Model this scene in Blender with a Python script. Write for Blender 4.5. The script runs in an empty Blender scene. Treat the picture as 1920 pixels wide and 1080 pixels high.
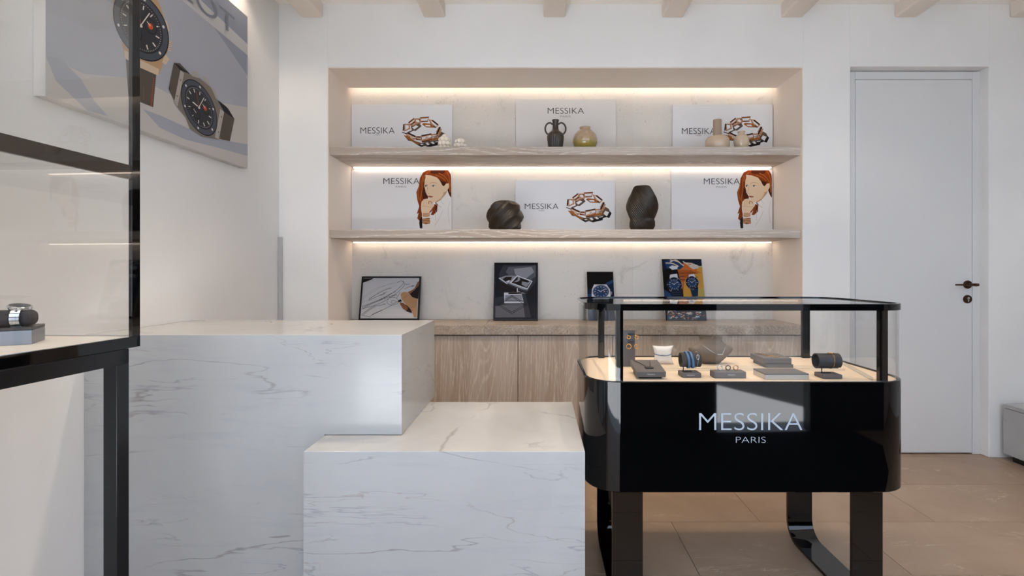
import bpy, bmesh, math, random
import numpy as np
from mathutils import Vector, Matrix
R = math.radians
C = bpy.context.scene.collection
scene = bpy.context.scene

# ------------------------------------------------------------------ camera
cam_d = bpy.data.cameras.new('camera')
cam = bpy.data.objects.new('camera', cam_d); C.objects.link(cam)
cam.location = (0, 0, 1.145); cam.rotation_euler = (R(90), 0, 0)
cam_d.sensor_width = 36; cam_d.lens = 926 / 1920 * 36
cam_d.shift_x = -0.02604; cam_d.shift_y = -0.01458
cam_d.clip_start = 0.02
scene.camera = cam
# ------------------------------------------------------------------ view
scene.view_settings.view_transform = 'Standard'
scene.view_settings.look = 'None'
scene.view_settings.exposure = 0.37
scene.view_settings.gamma = 1
scene.view_settings.use_curve_mapping = False
scene.cycles.use_denoising = True
scene.cycles.max_bounces = 10
scene.cycles.diffuse_bounces = 5
scene.cycles.transparent_max_bounces = 24
scene.cycles.sample_clamp_indirect = 6
# ------------------------------------------------------------------ daylight
world = bpy.data.worlds.new('world'); scene.world = world; world.use_nodes = True
wn = world.node_tree.nodes; wl = world.node_tree.links
bg = wn['Background']
bg.inputs['Color'].default_value = (0.66, 0.80, 1.0, 1); bg.inputs['Strength'].default_value = 2.5
sun_d = bpy.data.lights.new('sun', 'SUN'); sun_d.energy = 26.0; sun_d.angle = R(0.6); sun_d.color = (1, .96, .9)
sun = bpy.data.objects.new('sun', sun_d); C.objects.link(sun)
sun.rotation_euler = Vector((0.62, -0.06, -1)).to_track_quat('-Z', 'Y').to_euler()
OPEN = [(-1.45, 0.30, 0, 2.62), (.36, 1.18, 1.0, 2.62), (1.24, 2.00, 0, 2.62), (2.10, 2.75, 1.05, 2.62)]        # shopfront openings (x range), behind the camera; raised-sill ones added to brighten back wall
for a, b, c0, c1 in OPEN:
    pd = bpy.data.lights.new('portal', 'AREA'); pd.shape = 'RECTANGLE'; pd.size = b - a; pd.size_y = c1 - c0
    po = bpy.data.objects.new('portal', pd); C.objects.link(po)
    po.location = ((a + b) / 2, -0.30, (c0 + c1) / 2); po.rotation_euler = (R(90), 0, R(0))
    pd.cycles.is_portal = True
    po.rotation_euler = Vector((0, 1, 0)).to_track_quat('-Z', 'Z').to_euler()

# ------------------------------------------------------------------ helpers
def lin(h):
    h = h.lstrip('#'); o = []
    for i in (0, 2, 4):
        c = int(h[i:i + 2], 16) / 255
        o.append(c / 12.92 if c <= .04045 else ((c + .055) / 1.055) ** 2.4)
    return (*o, 1)

MATS = {}
def mat(name, color='#808080', rough=.5, metal=0, spec=.5, emit=None, es=0, coat=0, sheen=0, bump=None):
    if name in MATS: return MATS[name]
    m = bpy.data.materials.new(name); m.use_nodes = True
    b = m.node_tree.nodes['Principled BSDF']
    b.inputs['Base Color'].default_value = lin(color)
    b.inputs['Roughness'].default_value = rough
    b.inputs['Metallic'].default_value = metal
    b.inputs['Specular IOR Level'].default_value = .12 if name.startswith('print') else spec
    if name.startswith('print'): rough = b.inputs['Roughness'].default_value = .7
    b.inputs['Coat Weight'].default_value = coat
    b.inputs['Coat Roughness'].default_value = .03
    b.inputs['Sheen Weight'].default_value = sheen
    if emit:
        b.inputs['Emission Color'].default_value = lin(emit); b.inputs['Emission Strength'].default_value = es
    N = m.node_tree.nodes; L = m.node_tree.links
    if bump:
        sc, st = bump
        tc = N.new('ShaderNodeTexCoord'); nz = N.new('ShaderNodeTexNoise'); bp = N.new('ShaderNodeBump')
        nz.inputs['Scale'].default_value = sc; nz.inputs['Detail'].default_value = 6
        bp.inputs['Strength'].default_value = st; bp.inputs['Distance'].default_value = .01
        L.new(tc.outputs['Object'], nz.inputs['Vector']); L.new(nz.outputs['Fac'], bp.inputs['Height'])
        L.new(bp.outputs['Normal'], b.inputs['Normal'])
    MATS[name] = m
    return m

class NT:
    """tiny node-graph helper"""
    def __init__(s, name, rough=.5, spec=.5):
        s.m = bpy.data.materials.new(name); s.m.use_nodes = True; MATS[name] = s.m
        s.N = s.m.node_tree.nodes; s.L = s.m.node_tree.links; s.b = s.N['Principled BSDF']
        s.b.inputs['Roughness'].default_value = rough; s.b.inputs['Specular IOR Level'].default_value = spec
        s.tc = s.N.new('ShaderNodeTexCoord')
    def mapping(s, scale=(1, 1, 1), rot=(0, 0, 0), loc=(0, 0, 0), src=None):
        n = s.N.new('ShaderNodeMapping'); n.inputs['Scale'].default_value = scale
        n.inputs['Rotation'].default_value = rot; n.inputs['Location'].default_value = loc
        s.L.new(src or s.tc.outputs['Object'], n.inputs['Vector']); return n.outputs[0]
    def noise(s, vec, scale, detail=6, rough=.55, dist=0, out='Fac'):
        n = s.N.new('ShaderNodeTexNoise'); n.inputs['Scale'].default_value = scale
        n.inputs['Detail'].default_value = detail; n.inputs['Roughness'].default_value = rough
        n.inputs['Distortion'].default_value = dist
        s.L.new(vec, n.inputs['Vector']); return n.outputs[out]
    def math(s, op, a, b=0.0, clamp=False):
        n = s.N.new('ShaderNodeMath'); n.operation = op; n.use_clamp = clamp
        for i, v in enumerate((a, b)):
            if isinstance(v, (int, float)): n.inputs[i].default_value = v
            else: s.L.new(v, n.inputs[i])
        return n.outputs[0]
    def rng(s, v, a, b, c=0.0, d=1.0, smooth=True):
        n = s.N.new('ShaderNodeMapRange'); n.clamp = True
        if smooth: n.interpolation_type = 'SMOOTHSTEP'
        s.L.new(v, n.inputs[0])
        for i, x in enumerate((a, b, c, d)): n.inputs[i + 1].default_value = x
        return n.outputs[0]
    def mix(s, f, a, b):
        n = s.N.new('ShaderNodeMix'); n.data_type = 'RGBA'
        if isinstance(f, (int, float)): n.inputs[0].default_value = f
        else: s.L.new(f, n.inputs[0])
        for i, v in ((6, a), (7, b)):
            if isinstance(v, str): n.inputs[i].default_value = lin(v)
            else: s.L.new(v, n.inputs[i])
        return n.outputs[2]
    def color(s, c): s.L.new(c, s.b.inputs['Base Color'])
    def bump(s, h, st=.2, dist=.002):
        n = s.N.new('ShaderNodeBump'); n.inputs['Strength'].default_value = st; n.inputs['Distance'].default_value = dist
        s.L.new(h, n.inputs['Height']); s.L.new(n.outputs[0], s.b.inputs['Normal'])

class B:
    """collects shapes into ONE mesh"""
    def __init__(s): s.bm = bmesh.new(); s.mats = []
    def mi(s, m):
        if m not in s.mats: s.mats.append(m)
        return s.mats.index(m)
    def box(s, x0, x1, y0, y1, z0, z1, m, bev=0, seg=2):
        i = s.mi(m); r = bmesh.ops.create_cube(s.bm, size=1)
        vs = r['verts']
        for v in vs:
            v.co = Vector(((x0 + x1) / 2 + v.co.x * (x1 - x0), (y0 + y1) / 2 + v.co.y * (y1 - y0), (z0 + z1) / 2 + v.co.z * (z1 - z0)))
        fs = set(f for v in vs for f in v.link_faces)
        for f in fs: f.material_index = i
        if bev > 0:
            es = list(set(e for f in fs for e in f.edges))
            r = bmesh.ops.bevel(s.bm, geom=es, offset=bev, segments=seg, affect='EDGES', profile=.5)
            for f in r['faces']: f.material_index = i
        return s
    def prism(s, pts, axis, a, b, m, bev=0, seg=3):
        """pts: 2D polygon in the plane normal to axis, extruded a..b"""
        i = s.mi(m)
        def P(p, t):
            if axis == 'x': return Vector((t, p[0], p[1]))
            if axis == 'y': return Vector((p[0], t, p[1]))
            return Vector((p[0], p[1], t))
        va = [s.bm.verts.new(P(p, a)) for p in pts]; vb = [s.bm.verts.new(P(p, b)) for p in pts]
        fs = [s.bm.faces.new(va), s.bm.faces.new(vb[::-1])]
        n = len(pts)
        for k in range(n): fs.append(s.bm.faces.new((va[k], vb[k], vb[(k + 1) % n], va[(k + 1) % n])))
        bmesh.ops.recalc_face_normals(s.bm, faces=fs)
        for f in fs: f.material_index = i
        if bev > 0:
            es = list(set(e for f in fs[:2] for e in f.edges))
            r = bmesh.ops.bevel(s.bm, geom=es, offset=bev, segments=seg, affect='EDGES', profile=.5)
            for f in r['faces']: f.material_index = i
        return s
    def grid(s, rows, m, close=True, capa=False, capb=False):
        """rows: list of rings of points; joined to a surface"""
        i = s.mi(m); V = [[s.bm.verts.new(p) for p in r] for r in rows]; n = len(rows[0]); fs = []
        for a in range(len(V) - 1):
            for k in range(n if close else n - 1):
                fs.append(s.bm.faces.new((V[a][k], V[a][(k + 1) % n], V[a + 1][(k + 1) % n], V[a + 1][k])))
        if capa: fs.append(s.bm.faces.new(V[0][::-1]))
        if capb: fs.append(s.bm.faces.new(V[-1]))
        for f in fs: f.material_index = i; f.smooth = True
        return s
    def lathe(s, prof, c, m, n=48, capa=True, capb=True, sx=1, sy=1, axis='z'):
        rows = []
        for r, z in prof:
            ring = []
            for k in range(n):
                a = 2 * math.pi * k / n; x = r * math.cos(a) * sx; y = r * math.sin(a) * sy
                if axis == 'z': p = (c[0] + x, c[1] + y, c[2] + z)
                elif axis == 'y': p = (c[0] + x, c[1] + z, c[2] - y)
                else: p = (c[0] + z, c[1] + x, c[2] + y)
                ring.append(p)
            rows.append(ring)
        return s.grid(rows, m, True, capa, capb)
    def tube(s, path, r, m, n=10, closed=False, flat=1.0):
        P = [Vector(p) for p in path]; rows = []; N = len(P); prev = None
        for k in range(N):
            if closed: t = (P[(k + 1) % N] - P[k - 1]).normalized()
            else: t = (P[min(k + 1, N - 1)] - P[max(k - 1, 0)]).normalized()
            if prev is None:
                u = t.orthogonal().normalized()
            else:
                u = prev - t * prev.dot(t)
                u = u.normalized() if u.length > 1e-6 else t.orthogonal().normalized()
            prev = u; w = t.cross(u)
            rr = r[k] if isinstance(r, (list, tuple)) else r
            rows.append([P[k] + (u * math.cos(2 * math.pi * j / n) + w * math.sin(2 * math.pi * j / n) * flat) * rr for j in range(n)])
        if closed:
            rows.append(rows[0]); 
            # close with nearest offset
            return s.grid(rows, m, True)
        return s.grid(rows, m, True, True, True)
    def ball(s, c, r, m, sub=2, sc=(1, 1, 1)):
        i = s.mi(m); q = bmesh.ops.create_icosphere(s.bm, subdivisions=sub, radius=r)
        for v in q['verts']: v.co = Vector((v.co.x * sc[0] + c[0], v.co.y * sc[1] + c[1], v.co.z * sc[2] + c[2]))
        for f in set(f for v in q['verts'] for f in v.link_faces): f.material_index = i; f.smooth = True
        return s
    def ring(s, c, R_, r, m, axis='y', n=36, k=10, rz=1.0):
        path = []
        for j in range(n):
            a = 2 * math.pi * j / n; x, y = R_ * math.cos(a), R_ * math.sin(a) * rz
            path.append({'y': (c[0] + x, c[1], c[2] + y), 'z': (c[0] + x, c[1] + y, c[2]), 'x': (c[0], c[1] + x, c[2] + y)}[axis])
        rows = []
        for j in range(n):
            p = Vector(path[j]); t = (Vector(path[(j + 1) % n]) - Vector(path[j - 1])).normalized()
            u = (p - Vector(c)).normalized(); u = (u - t * u.dot(t)).normalized(); w = t.cross(u)
            rows.append([p + (u * math.cos(2 * math.pi * q / k) + w * math.sin(2 * math.pi * q / k)) * r for q in range(k)])
        rows.append(rows[0])
        return s.grid(rows, m, True)
    def xform(s, M): bmesh.ops.transform(s.bm, matrix=M, verts=s.bm.verts); return s
    def build(s, name, parent=None, loc=None, local=False, smooth=None, weld=True):
        """vertices are in world metres unless local; origin goes to loc / the parent's base"""
        if weld: bmesh.ops.remove_doubles(s.bm, verts=s.bm.verts, dist=1e-6)
        o0 = Vector((0, 0, 0))
        if not local:
            if parent is not None:
                q = parent
                while q: o0 += q.location; q = q.parent
            elif loc is not None: o0 = Vector(loc)
        if o0.length: bmesh.ops.translate(s.bm, vec=-o0, verts=s.bm.verts)
        me = bpy.data.meshes.new(name); s.bm.to_mesh(me); s.bm.free()
        for m in s.mats: me.materials.append(m)
        if smooth is not None:
            for p in me.polygons: p.use_smooth = True
            me.set_sharp_from_angle(angle=R(smooth))
        o = bpy.data.objects.new(name, me); C.objects.link(o)
        if parent is not None: o.parent = parent
        elif loc is not None: o.location = loc
        return o

def tag(o, label=None, cat=None, group=None, kind=None):
    if label: o['label'] = label
    if cat: o['category'] = cat
    if group: o['group'] = group
    if kind: o['kind'] = kind
    return o
def thing(name, label, cat, loc=(0, 0, 0), rot=(0, 0, 0), group=None):
    o = bpy.data.objects.new(name, None); C.objects.link(o); o.location = loc; o.rotation_euler = rot
    o.empty_display_size = .05
    return tag(o, label, cat, group)
def struct(o): o['kind'] = 'structure'; return o
def copy_tree(o, parent=None):
    c = o.copy(); C.objects.link(c)
    if parent is not None: c.parent = parent
    for ch in list(o.children): copy_tree(ch, c)
    return c

# ------------------------------------------------------------------ lettering
def text_tris(s, weight=0.0):
    cu = bpy.data.curves.new('t', 'FONT'); cu.body = s; cu.size = 1; cu.offset = weight; cu.resolution_u = 6
    cu.space_character = 1.0
    o = bpy.data.objects.new('t', cu); C.objects.link(o)
    dg = bpy.context.evaluated_depsgraph_get(); me = bpy.data.meshes.new_from_object(o.evaluated_get(dg))
    vs = [v.co.copy() for v in me.vertices]; fs = [list(p.vertices) for p in me.polygons]
    bpy.data.objects.remove(o); bpy.data.curves.remove(cu); bpy.data.meshes.remove(me)
    x0 = min(v.x for v in vs); x1 = max(v.x for v in vs); y0 = min(v.y for v in vs); y1 = max(v.y for v in vs)
    return [((v.x - x0) / (x1 - x0), (v.y - y0) / (y1 - y0)) for v in vs], fs   # unit box

# ------------------------------------------------------------------ printed pictures: flat inks layered on their own board
class Art:
    """inks on a board; f maps picture coordinates to (x,z) metres on the board; front faces local -y"""
    def __init__(s, b, y, f, step=.00025): s.b = b; s.y = y; s.f = f; s.k = 1; s.step = step; s.lim = None
    def poly(s, pts, m, raw=False):
        i = s.b.mi(m); vs = []
        for p in pts:
            x, z = p if raw else s.f(*p)
            if s.lim: x = min(max(x, s.lim[0]), s.lim[1]); z = min(max(z, s.lim[2]), s.lim[3])
            vs.append(s.b.bm.verts.new((x, s.y - s.k * s.step, z)))
        try:
            f = s.b.bm.faces.new(vs); f.normal_update()
            if f.normal.y > 0: f.normal_flip()
            f.material_index = i
        except ValueError: pass
        s.k += 1; return s
    def stroke(s, pts, w, m, closed=False, same=False):
        P = [Vector(p) for p in pts]; n = len(P); L = []; Rr = []
        for k in range(n):
            if closed: t = P[(k + 1) % n] - P[k - 1]
            else: t = P[min(k + 1, n - 1)] - P[max(k - 1, 0)]
            t = t.normalized() if t.length else Vector((1, 0)); nn = Vector((-t.y, t.x)) * w / 2
            L.append(P[k] + nn); Rr.append(P[k] - nn)
        for k in range(n if closed else n - 1):
            j = (k + 1) % n; s.poly([L[k], L[j], Rr[j], Rr[k]], m); s.k -= 1
        s.k += 1; return s
    def curve(s, pts, w, m, n=8):
        P = [Vector(p) for p in pts]; out = []
        for i in range(len(P) - 1):
            p0 = P[max(i - 1, 0)]; p1 = P[i]; p2 = P[i + 1]; p3 = P[min(i + 2, len(P) - 1)]
            for k in range(n):
                t = k / n
                out.append(.5 * ((2 * p1) + (p2 - p0) * t + (2 * p0 - 5 * p1 + 4 * p2 - p3) * t * t + (3 * p1 - p0 - 3 * p2 + p3) * t ** 3))
        out.append(P[-1]); return s.stroke(out, w, m)
    def ell(s, c, A, m, r=1.0, n=40, a0=0, a1=360):
        (a, b), (d, e) = A
        pts = []
        for k in range(n + (0 if a1 - a0 == 360 else 1)):
            t = R(a0 + (a1 - a0) * k / n); x, y = r * math.cos(t), r * math.sin(t)
            pts.append((c[0] + a * x + b * y, c[1] + d * x + e * y))
        return s.poly(pts, m)
    def text(s, st, x0, x1, ytop, ybot, m, weight=0.0, raw=False):
        vs, fs = text_tris(st, weight); i = s.b.mi(m); V = []
        for u, v in vs:
            p = (x0 + (x1 - x0) * u, ybot + (ytop - ybot) * v)
            x, z = p if raw else s.f(*p)
            V.append(s.b.bm.verts.new((x, s.y - s.k * s.step, z)))
        for f in fs:
            try:
                q = s.b.bm.faces.new([V[j] for j in f]); q.normal_update()
                if q.normal.y > 0: q.normal_flip()
                q.material_index = i
            except ValueError: pass
        s.k += 1; return s
    def watch(s, c, A, col, ind=12, sub=True, hands=True, bezel=True):
        """dial of a wristwatch; A maps the unit circle; col: dict of materials"""
        (a, b), (d, e) = A
        T = lambda r, t: (c[0] + r * (a * math.sin(t) - b * math.cos(t)), c[1] + r * (d * math.sin(t) - e * math.cos(t)))
        if bezel:
            s.ell(c, A, col['edge'], 1.0); s.ell(c, A, col['bezel'], .96)
            for k in range(6):
                t = R(60 * k + 30); q = T(.86, t); s.ell(q, [[a * .045, b * .045], [d * .045, e * .045]], col['mark'], n=10)
        s.ell(c, A, col['edge'], .78); s.ell(c, A, col['dial'], .75)
        for k in range(60):
            t = 2 * math.pi * k / 60; s.stroke([T(.72, t), T(.69, t)], math.hypot(a, d) * .012, col['mark']); s.k -= 1
        for k in range(ind):
            t = 2 * math.pi * k / ind; s.stroke([T(.66, t), T(.53, t)], math.hypot(a, d) * .045, col['mark']); s.k -= 1
        s.k += 1
        if sub:
            for (rr, tt, cc) in ((.36, R(90), 'accent'), (.36, R(235), None)):
                q = T(rr, tt); A2 = [[a * .22, b * .22], [d * .22, e * .22]]
                s.ell(q, A2, col['edge'], 1.05); s.ell(q, A2, col['dial'], .92)
                if cc: s.ell(q, A2, col['accent'], .42)
                s.stroke([q, (q[0] + (T(1, R(330))[0] - c[0]) * .16, q[1] + (T(1, R(330))[1] - c[1]) * .16)], math.hypot(a, d) * .025, col['mark'])
        if hands:
            s.stroke([T(.08, R(120 + 180)), T(.36, R(300))], math.hypot(a, d) * .06, col['mark'])
            s.stroke([T(.08, R(245)), T(.60, R(52))], math.hypot(a, d) * .045, col['mark'])
            s.stroke([c, T(.6, R(10))], math.hypot(a, d) * .015, col['accent'])
            s.ell(c, A, col['mark'], .05, n=12)
        return s

def homog(px, loc):
    A = []
    for (x, y), (u, v) in zip(px, loc):
        A.append([x, y, 1, 0, 0, 0, -u * x, -u * y]); A.append([0, 0, 0, x, y, 1, -v * x, -v * y])
    h = np.linalg.solve(np.array(A, float), np.array([q for p in loc for q in p], float))
    def f(x, y):
        w = h[6] * x + h[7] * y + 1
        return ((h[0] * x + h[1] * y + h[2]) / w, (h[3] * x + h[4] * y + h[5]) / w)
    return f

# ------------------------------------------------------------------ materials
def make_plaster(name, col):
    n = NT(name, .85, .25); v = n.mapping()
    f = n.noise(v, 1.3, 3); n.color(n.mix(n.rng(f, .3, .7), col[0], col[1]))
    n.bump(n.noise(v, 14, 5), .08, .004); return n.m
PLASTER = make_plaster('white plaster', ('#e2e1df', '#e9e8e6'))
CEIL = make_plaster('cream ceiling plaster', ('#f8f2ea', '#fbf6ef'))
def make_marble(name, base=('#a8a8a7', '#b1b1b0'), seed=0.0, gloss=.17):
    n = NT(name, gloss, .5); v = n.mapping(loc=(seed, seed * .7, seed * 1.3))
    cloud = n.noise(v, 1.6, 5, .6, .6); c = n.mix(n.rng(cloud, .35, .7), base[0], base[1])
    v2 = n.mapping(scale=(.38, .38, 2.6), rot=(.1, .42, .2), loc=(seed, 1.7, seed * 2))
    def vein(vec, sc, w, mk, lo, hi):
        q = n.noise(vec, sc, 6, .5, .35); q = n.math('ABSOLUTE', n.math('SUBTRACT', q, .5))
        ln = n.rng(q, 0, w, 1, 0); k = n.rng(n.noise(v, mk, 3), lo, hi)
        return n.math('MULTIPLY', ln, k)
    c = n.mix(n.math('MULTIPLY', vein(v2, 1.1, .004, 2.2, .42, .55), .6), c, '#716d69')
    c = n.mix(n.math('MULTIPLY', vein(n.mapping(scale=(.45, .45, 3.0), rot=(0, -.5, .3), loc=(4, seed, 2)), 1.5, .0035, 3.1, .42, .56), .5), c, '#8b7d6c')
    c = n.mix(n.math('MULTIPLY', vein(n.mapping(scale=(.4, .4, 3.4), rot=(0, -.12, 0), loc=(9, seed, 1)), 2.2, .006, 2.7, .47, .6), .42), c, '#6e727a')
    sp = n.noise(v, 26, 2); c = n.mix(n.math('MULTIPLY', n.rng(sp, .775, .80), .7), c, '#6e6354')
    wisp = n.noise(n.mapping(scale=(.4, .4, 3.2), rot=(0, .35, 0)), 6, 6, .65, .4)
    c = n.mix(n.math('MULTIPLY', n.rng(wisp, .5, .72), .4), c, '#9c9ea4')
    n.color(c); return n.m
MARBLE = make_marble('polished white marble')
MARBLE2 = make_marble('polished white marble of low block', seed=3.3)
def make_niche_stone():
    n = NT('pale cream stone', .45, .4); v = n.mapping()
    c = n.mix(n.rng(n.noise(v, 2.2, 6, .65, .8), .35, .68), '#e6dfd6', '#dcd8d2')
    m = n.rng(n.noise(n.mapping(scale=(1, 1, .8), rot=(0, .6, 0)), 3.5, 8, .7, 1.5), .55, .75)
    c = n.mix(n.math('MULTIPLY', m, .75), c, '#a79e93')
    gi = n.N.new('ShaderNodeNewGeometry').outputs['Random Per Island']; c = n.mix(n.math('MULTIPLY', gi, .35), c, '#c2b7a8')
    s1 = n.math('MULTIPLY', n.rng(n.noise(v, 85, 3, .6), .62, .70), n.rng(n.noise(v, 4, 2), .40, .58))
    c = n.mix(n.math('MULTIPLY', s1, .6), c, '#8b8073')
    n.color(c); return n.m
NSTONE = make_niche_stone()
def make_oak(name, c1, c2, c3, scale, axis):
    n = NT(name, .55, .35)
    sc = {'x': (.10, 1, 1), 'z': (1, 1, .09)}[axis]
    v = n.mapping(scale=sc)
    q = n.noise(n.mapping(scale=sc), 2.6 * scale, 2, .5, .8)
    rings = n.math('PINGPONG', n.math('MULTIPLY', q, 46), 1.0)
    st = n.noise(n.mapping(scale=tuple(k * .25 if k < 1 else 1 for k in sc)), 170, 3, .6)
    g = n.noise(n.mapping(scale=sc), 260, 3, .6)
    c = n.mix(n.rng(n.noise(n.mapping(scale=sc), 5 * scale, 3), .35, .65), c1, c2)
    c = n.mix(n.math('MULTIPLY', n.math('MULTIPLY', n.rng(rings, .55, .98), n.rng(g, .38, .6)), .8 if axis == 'x' else .6), c, c3)
    c = n.mix(n.math('MULTIPLY', n.rng(st, .5, .68), .35), c, c3)
    n.color(c); n.bump(g, .12, .0008); return n.m
OAK_SHELF = make_oak('limed oak shelf', '#a59688', '#bbb0a5', '#d9d2ca', 1.3, 'x')
OAK_DOOR = make_oak('brown limed oak', '#a08d7c', '#ad9d8f', '#cdc1b4', 1.5, 'z')
def make_trav():
    n = NT('brown limestone', .4, .4); v = n.mapping()
    c = n.mix(n.rng(n.noise(v, 6, 8, .75, .6), .35, .65), '#8c7c6e', '#a49585')
    c = n.mix(n.math('MULTIPLY', n.rng(n.noise(v, 70, 6, .8), .5, .62), .5), c, '#c4b8a9')
    c = n.mix(n.math('MULTIPLY', n.rng(n.noise(v, 110, 4, .8), .54, .64), .7), c, '#5c5047')
    n.color(c); return n.m
TRAV = make_trav()
def make_tile():
    n = NT('beige stone tile', .34, .45); v = n.mapping()
    gi = n.N.new('ShaderNodeNewGeometry').outputs['Random Per Island']
    off = n.N.new('ShaderNodeCombineXYZ'); n.L.new(n.math('MULTIPLY', gi, 37), off.inputs[0]); n.L.new(n.math('MULTIPLY', gi, 11), off.inputs[1])
    ad = n.N.new('ShaderNodeVectorMath'); n.L.new(v, ad.inputs[0]); n.L.new(off.outputs[0], ad.inputs[1]); w = ad.outputs[0]
    c = n.mix(n.rng(n.noise(w, 3, 6, .6, .5), .3, .7), '#927c69', '#9f8a76')
    c = n.mix(n.math('MULTIPLY', gi, .25), c, '#9a8068')
    mp = n.mapping(scale=(.5, 1.5, 1), rot=(0, 0, .5), src=w)
    q = n.math('ABSOLUTE', n.math('SUBTRACT', n.noise(mp, 2.6, 8, .6, .7), .5))
    vn = n.math('MULTIPLY', n.rng(q, 0, .006, 1, 0), n.rng(n.noise(w, 3.2, 3), .47, .62))
    c = n.mix(n.math('MULTIPLY', vn, .6), c, '#cdbfae')
    c = n.mix(n.math('MULTIPLY', n.rng(n.noise(w, 240, 2), .55, .7), .12), c, '#6f5d4e')
    n.color(c); n.bump(n.noise(w, 90, 4), .05, .001); return n.m
TILE = make_tile()
GROUT = mat('dark grout', '#6b5a4b', .9)
def make_glass(name='clear glass', tint=(1, 1, 1, 1)):
    m = bpy.data.materials.new(name); m.use_nodes = True; N = m.node_tree.nodes; L = m.node_tree.links
    N.remove(N['Principled BSDF']); out = N['Material Output']
    tr = N.new('ShaderNodeBsdfTransparent'); tr.inputs[0].default_value = tint
    gl = N.new('ShaderNodeBsdfGlossy'); gl.inputs['Roughness'].default_value = .0
    fr = N.new('ShaderNodeFresnel'); ge = N.new('ShaderNodeNewGeometry'); mr = N.new('ShaderNodeMapRange')
    L.new(ge.outputs['Backfacing'], mr.inputs[0]); mr.inputs[3].default_value = 1.5; mr.inputs[4].default_value = 1 / 1.5
    L.new(mr.outputs[0], fr.inputs['IOR']); mx = N.new('ShaderNodeMixShader')
    L.new(fr.outputs[0], mx.inputs[0]); L.new(tr.outputs[0], mx.inputs[1]); L.new(gl.outputs[0], mx.inputs[2])
    L.new(mx.outputs[0], out.inputs['Surface']); MATS[name] = m; return m
GLASS = make_glass(tint=(.99, .99, .985, 1))
BLACK = mat('gloss black lacquer', '#050506', .035, spec=.5)
BLACKM = mat('black painted steel', '#0c0c0e', .22, spec=.5)
BRONZE = mat('dark bronze', '#4a3526', .32, .9)
WHITEP = mat('white satin paint', '#d6d6d6', .45, spec=.35)
CREAM = mat('cream leather deck', '#dcc9b2', .6)
GOLD = mat('polished gold', '#d9a35a', .2, 1)
SILVER = mat('polished steel', '#c9cdd2', .18, 1)
GREY = mat('taupe grey leatherette', '#5b5757', .55)
GREYD = mat('dark navy leatherette', '#2b2d33', .5)
INK = mat('black ink', '#15120f', .6)
BOARD = mat('matt white display board', '#e2e1e0', .5)
# ------------------------------------------------------------------ the room
XL, XR, YF, YB, YS, ZC = -1.611, 4.0, -0.22, 3.064, 3.46, 2.813
b = B(); b.box(XL - .2, XR + .2, YF - .02, 3.6, -.10, -.004, GROUT)
TW, TD, G = .806, .4005, .0022
offs = {-1: .61, 0: 1.02, 1: 2.00}
for r in range(-7, 3):
    y0 = 1.873 + TD * (r + 1); y1 = min(y0 + TD, 3.2)
    o = offs.get(r, (r * .37) % TW)
    x = o - TW * 6
    while x < XR + .1:
        a0, a1 = max(x, XL), min(x + TW, XR)
        if a1 - a0 > .02 and y1 > YF:
            b.box(a0 + G / 2, a1 - G / 2, max(y0, YF) + G / 2, y1 - G / 2, -.008, 0, TILE)
        x += TW
struct(b.build('floor', weld=False))
# back wall with the niche and the door recess cut out
NX0, NX1, NZ = -1.31, 1.641, 2.422
DX0, DX1, DZ = 1.934, 2.793, 2.426
b = B()
b.box(XL - .2, NX0, YB, 3.6, 0, ZC + .02, PLASTER, .004)
b.box(NX1, DX0, YB, 3.6, 0, ZC + .02, PLASTER, .004)
b.box(DX1, XR + .2, YB, 3.6, 0, ZC + .02, PLASTER, .004)
b.box(NX0 - .003, NX1 + .003, YB, 3.398, NZ, ZC + .02, PLASTER, .004)
b.box(NX0, NX1, 3.46, 3.6, 2.55, ZC + .02, PLASTER)
b.box(DX0 - .003, DX1 + .003, YB, 3.6, DZ, ZC + .02, PLASTER, .004)
struct(b.build('wall_back'))
REV = make_plaster('niche lining plaster with LED warmth', ('#efe2d5', '#f4e9de'))  # warm LED glow on the niche reveals painted into the plaster colour
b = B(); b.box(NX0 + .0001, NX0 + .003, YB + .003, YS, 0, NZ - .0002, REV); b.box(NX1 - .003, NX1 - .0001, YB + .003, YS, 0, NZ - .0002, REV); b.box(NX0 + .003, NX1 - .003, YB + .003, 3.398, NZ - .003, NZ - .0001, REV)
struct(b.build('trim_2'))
b = B()
for k in range(3):
    x0 = -1.308 + k * .983; b.box(x0 + .0002, x0 + .983 - .0002, YS, 3.50, 0, 2.56, NSTONE)
struct(b.build('wall_niche'))
b = B(); b.box(XL - .2, XL, YF - .2, 3.1, 0, ZC + .02, PLASTER); struct(b.build('wall_left'))
b = B(); b.box(XR, XR + .2, YF - .2, 3.1, 0, ZC + .02, PLASTER); struct(b.build('wall_right'))
FAC = mat('dark shopfront panel', '#1a1816', .5)
b = B(); zs = 2.35
x = XL
for a_, b_, c0, c1 in OPEN:
    b.box(x, a_, YF - .1, YF, 0, ZC, FAC if x > 0 else PLASTER)
    if c0 > 0: b.box(a_, b_, YF - .1, YF, 0, c0, FAC)
    b.box(a_, b_, YF - .1, YF, c1, ZC, PLASTER); x = b_
b.box(x, XR, YF - .1, YF, 0, ZC, PLASTER)
struct(b.build('wall_front'))
b = B(); b.box(XL - .2, XR + .2, YF - .1, 3.6, ZC, ZC + .2, CEIL)
ceil = struct(b.build('ceiling'))
BEAM = mat('pale painted beam', '#e8ddd1', .7, bump=(9, .15))
for cx in (586, 815, 1039.5, 1260.5, 1484, 1697, 1912):
    X = (cx - 1010) / 302.2; q = B(); q.box(X - .067, X + .067, YF, YB + .001, 2.728, ZC + .01, BEAM, .012, 3)
    q.build('beam', parent=ceil, smooth=40)
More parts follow.
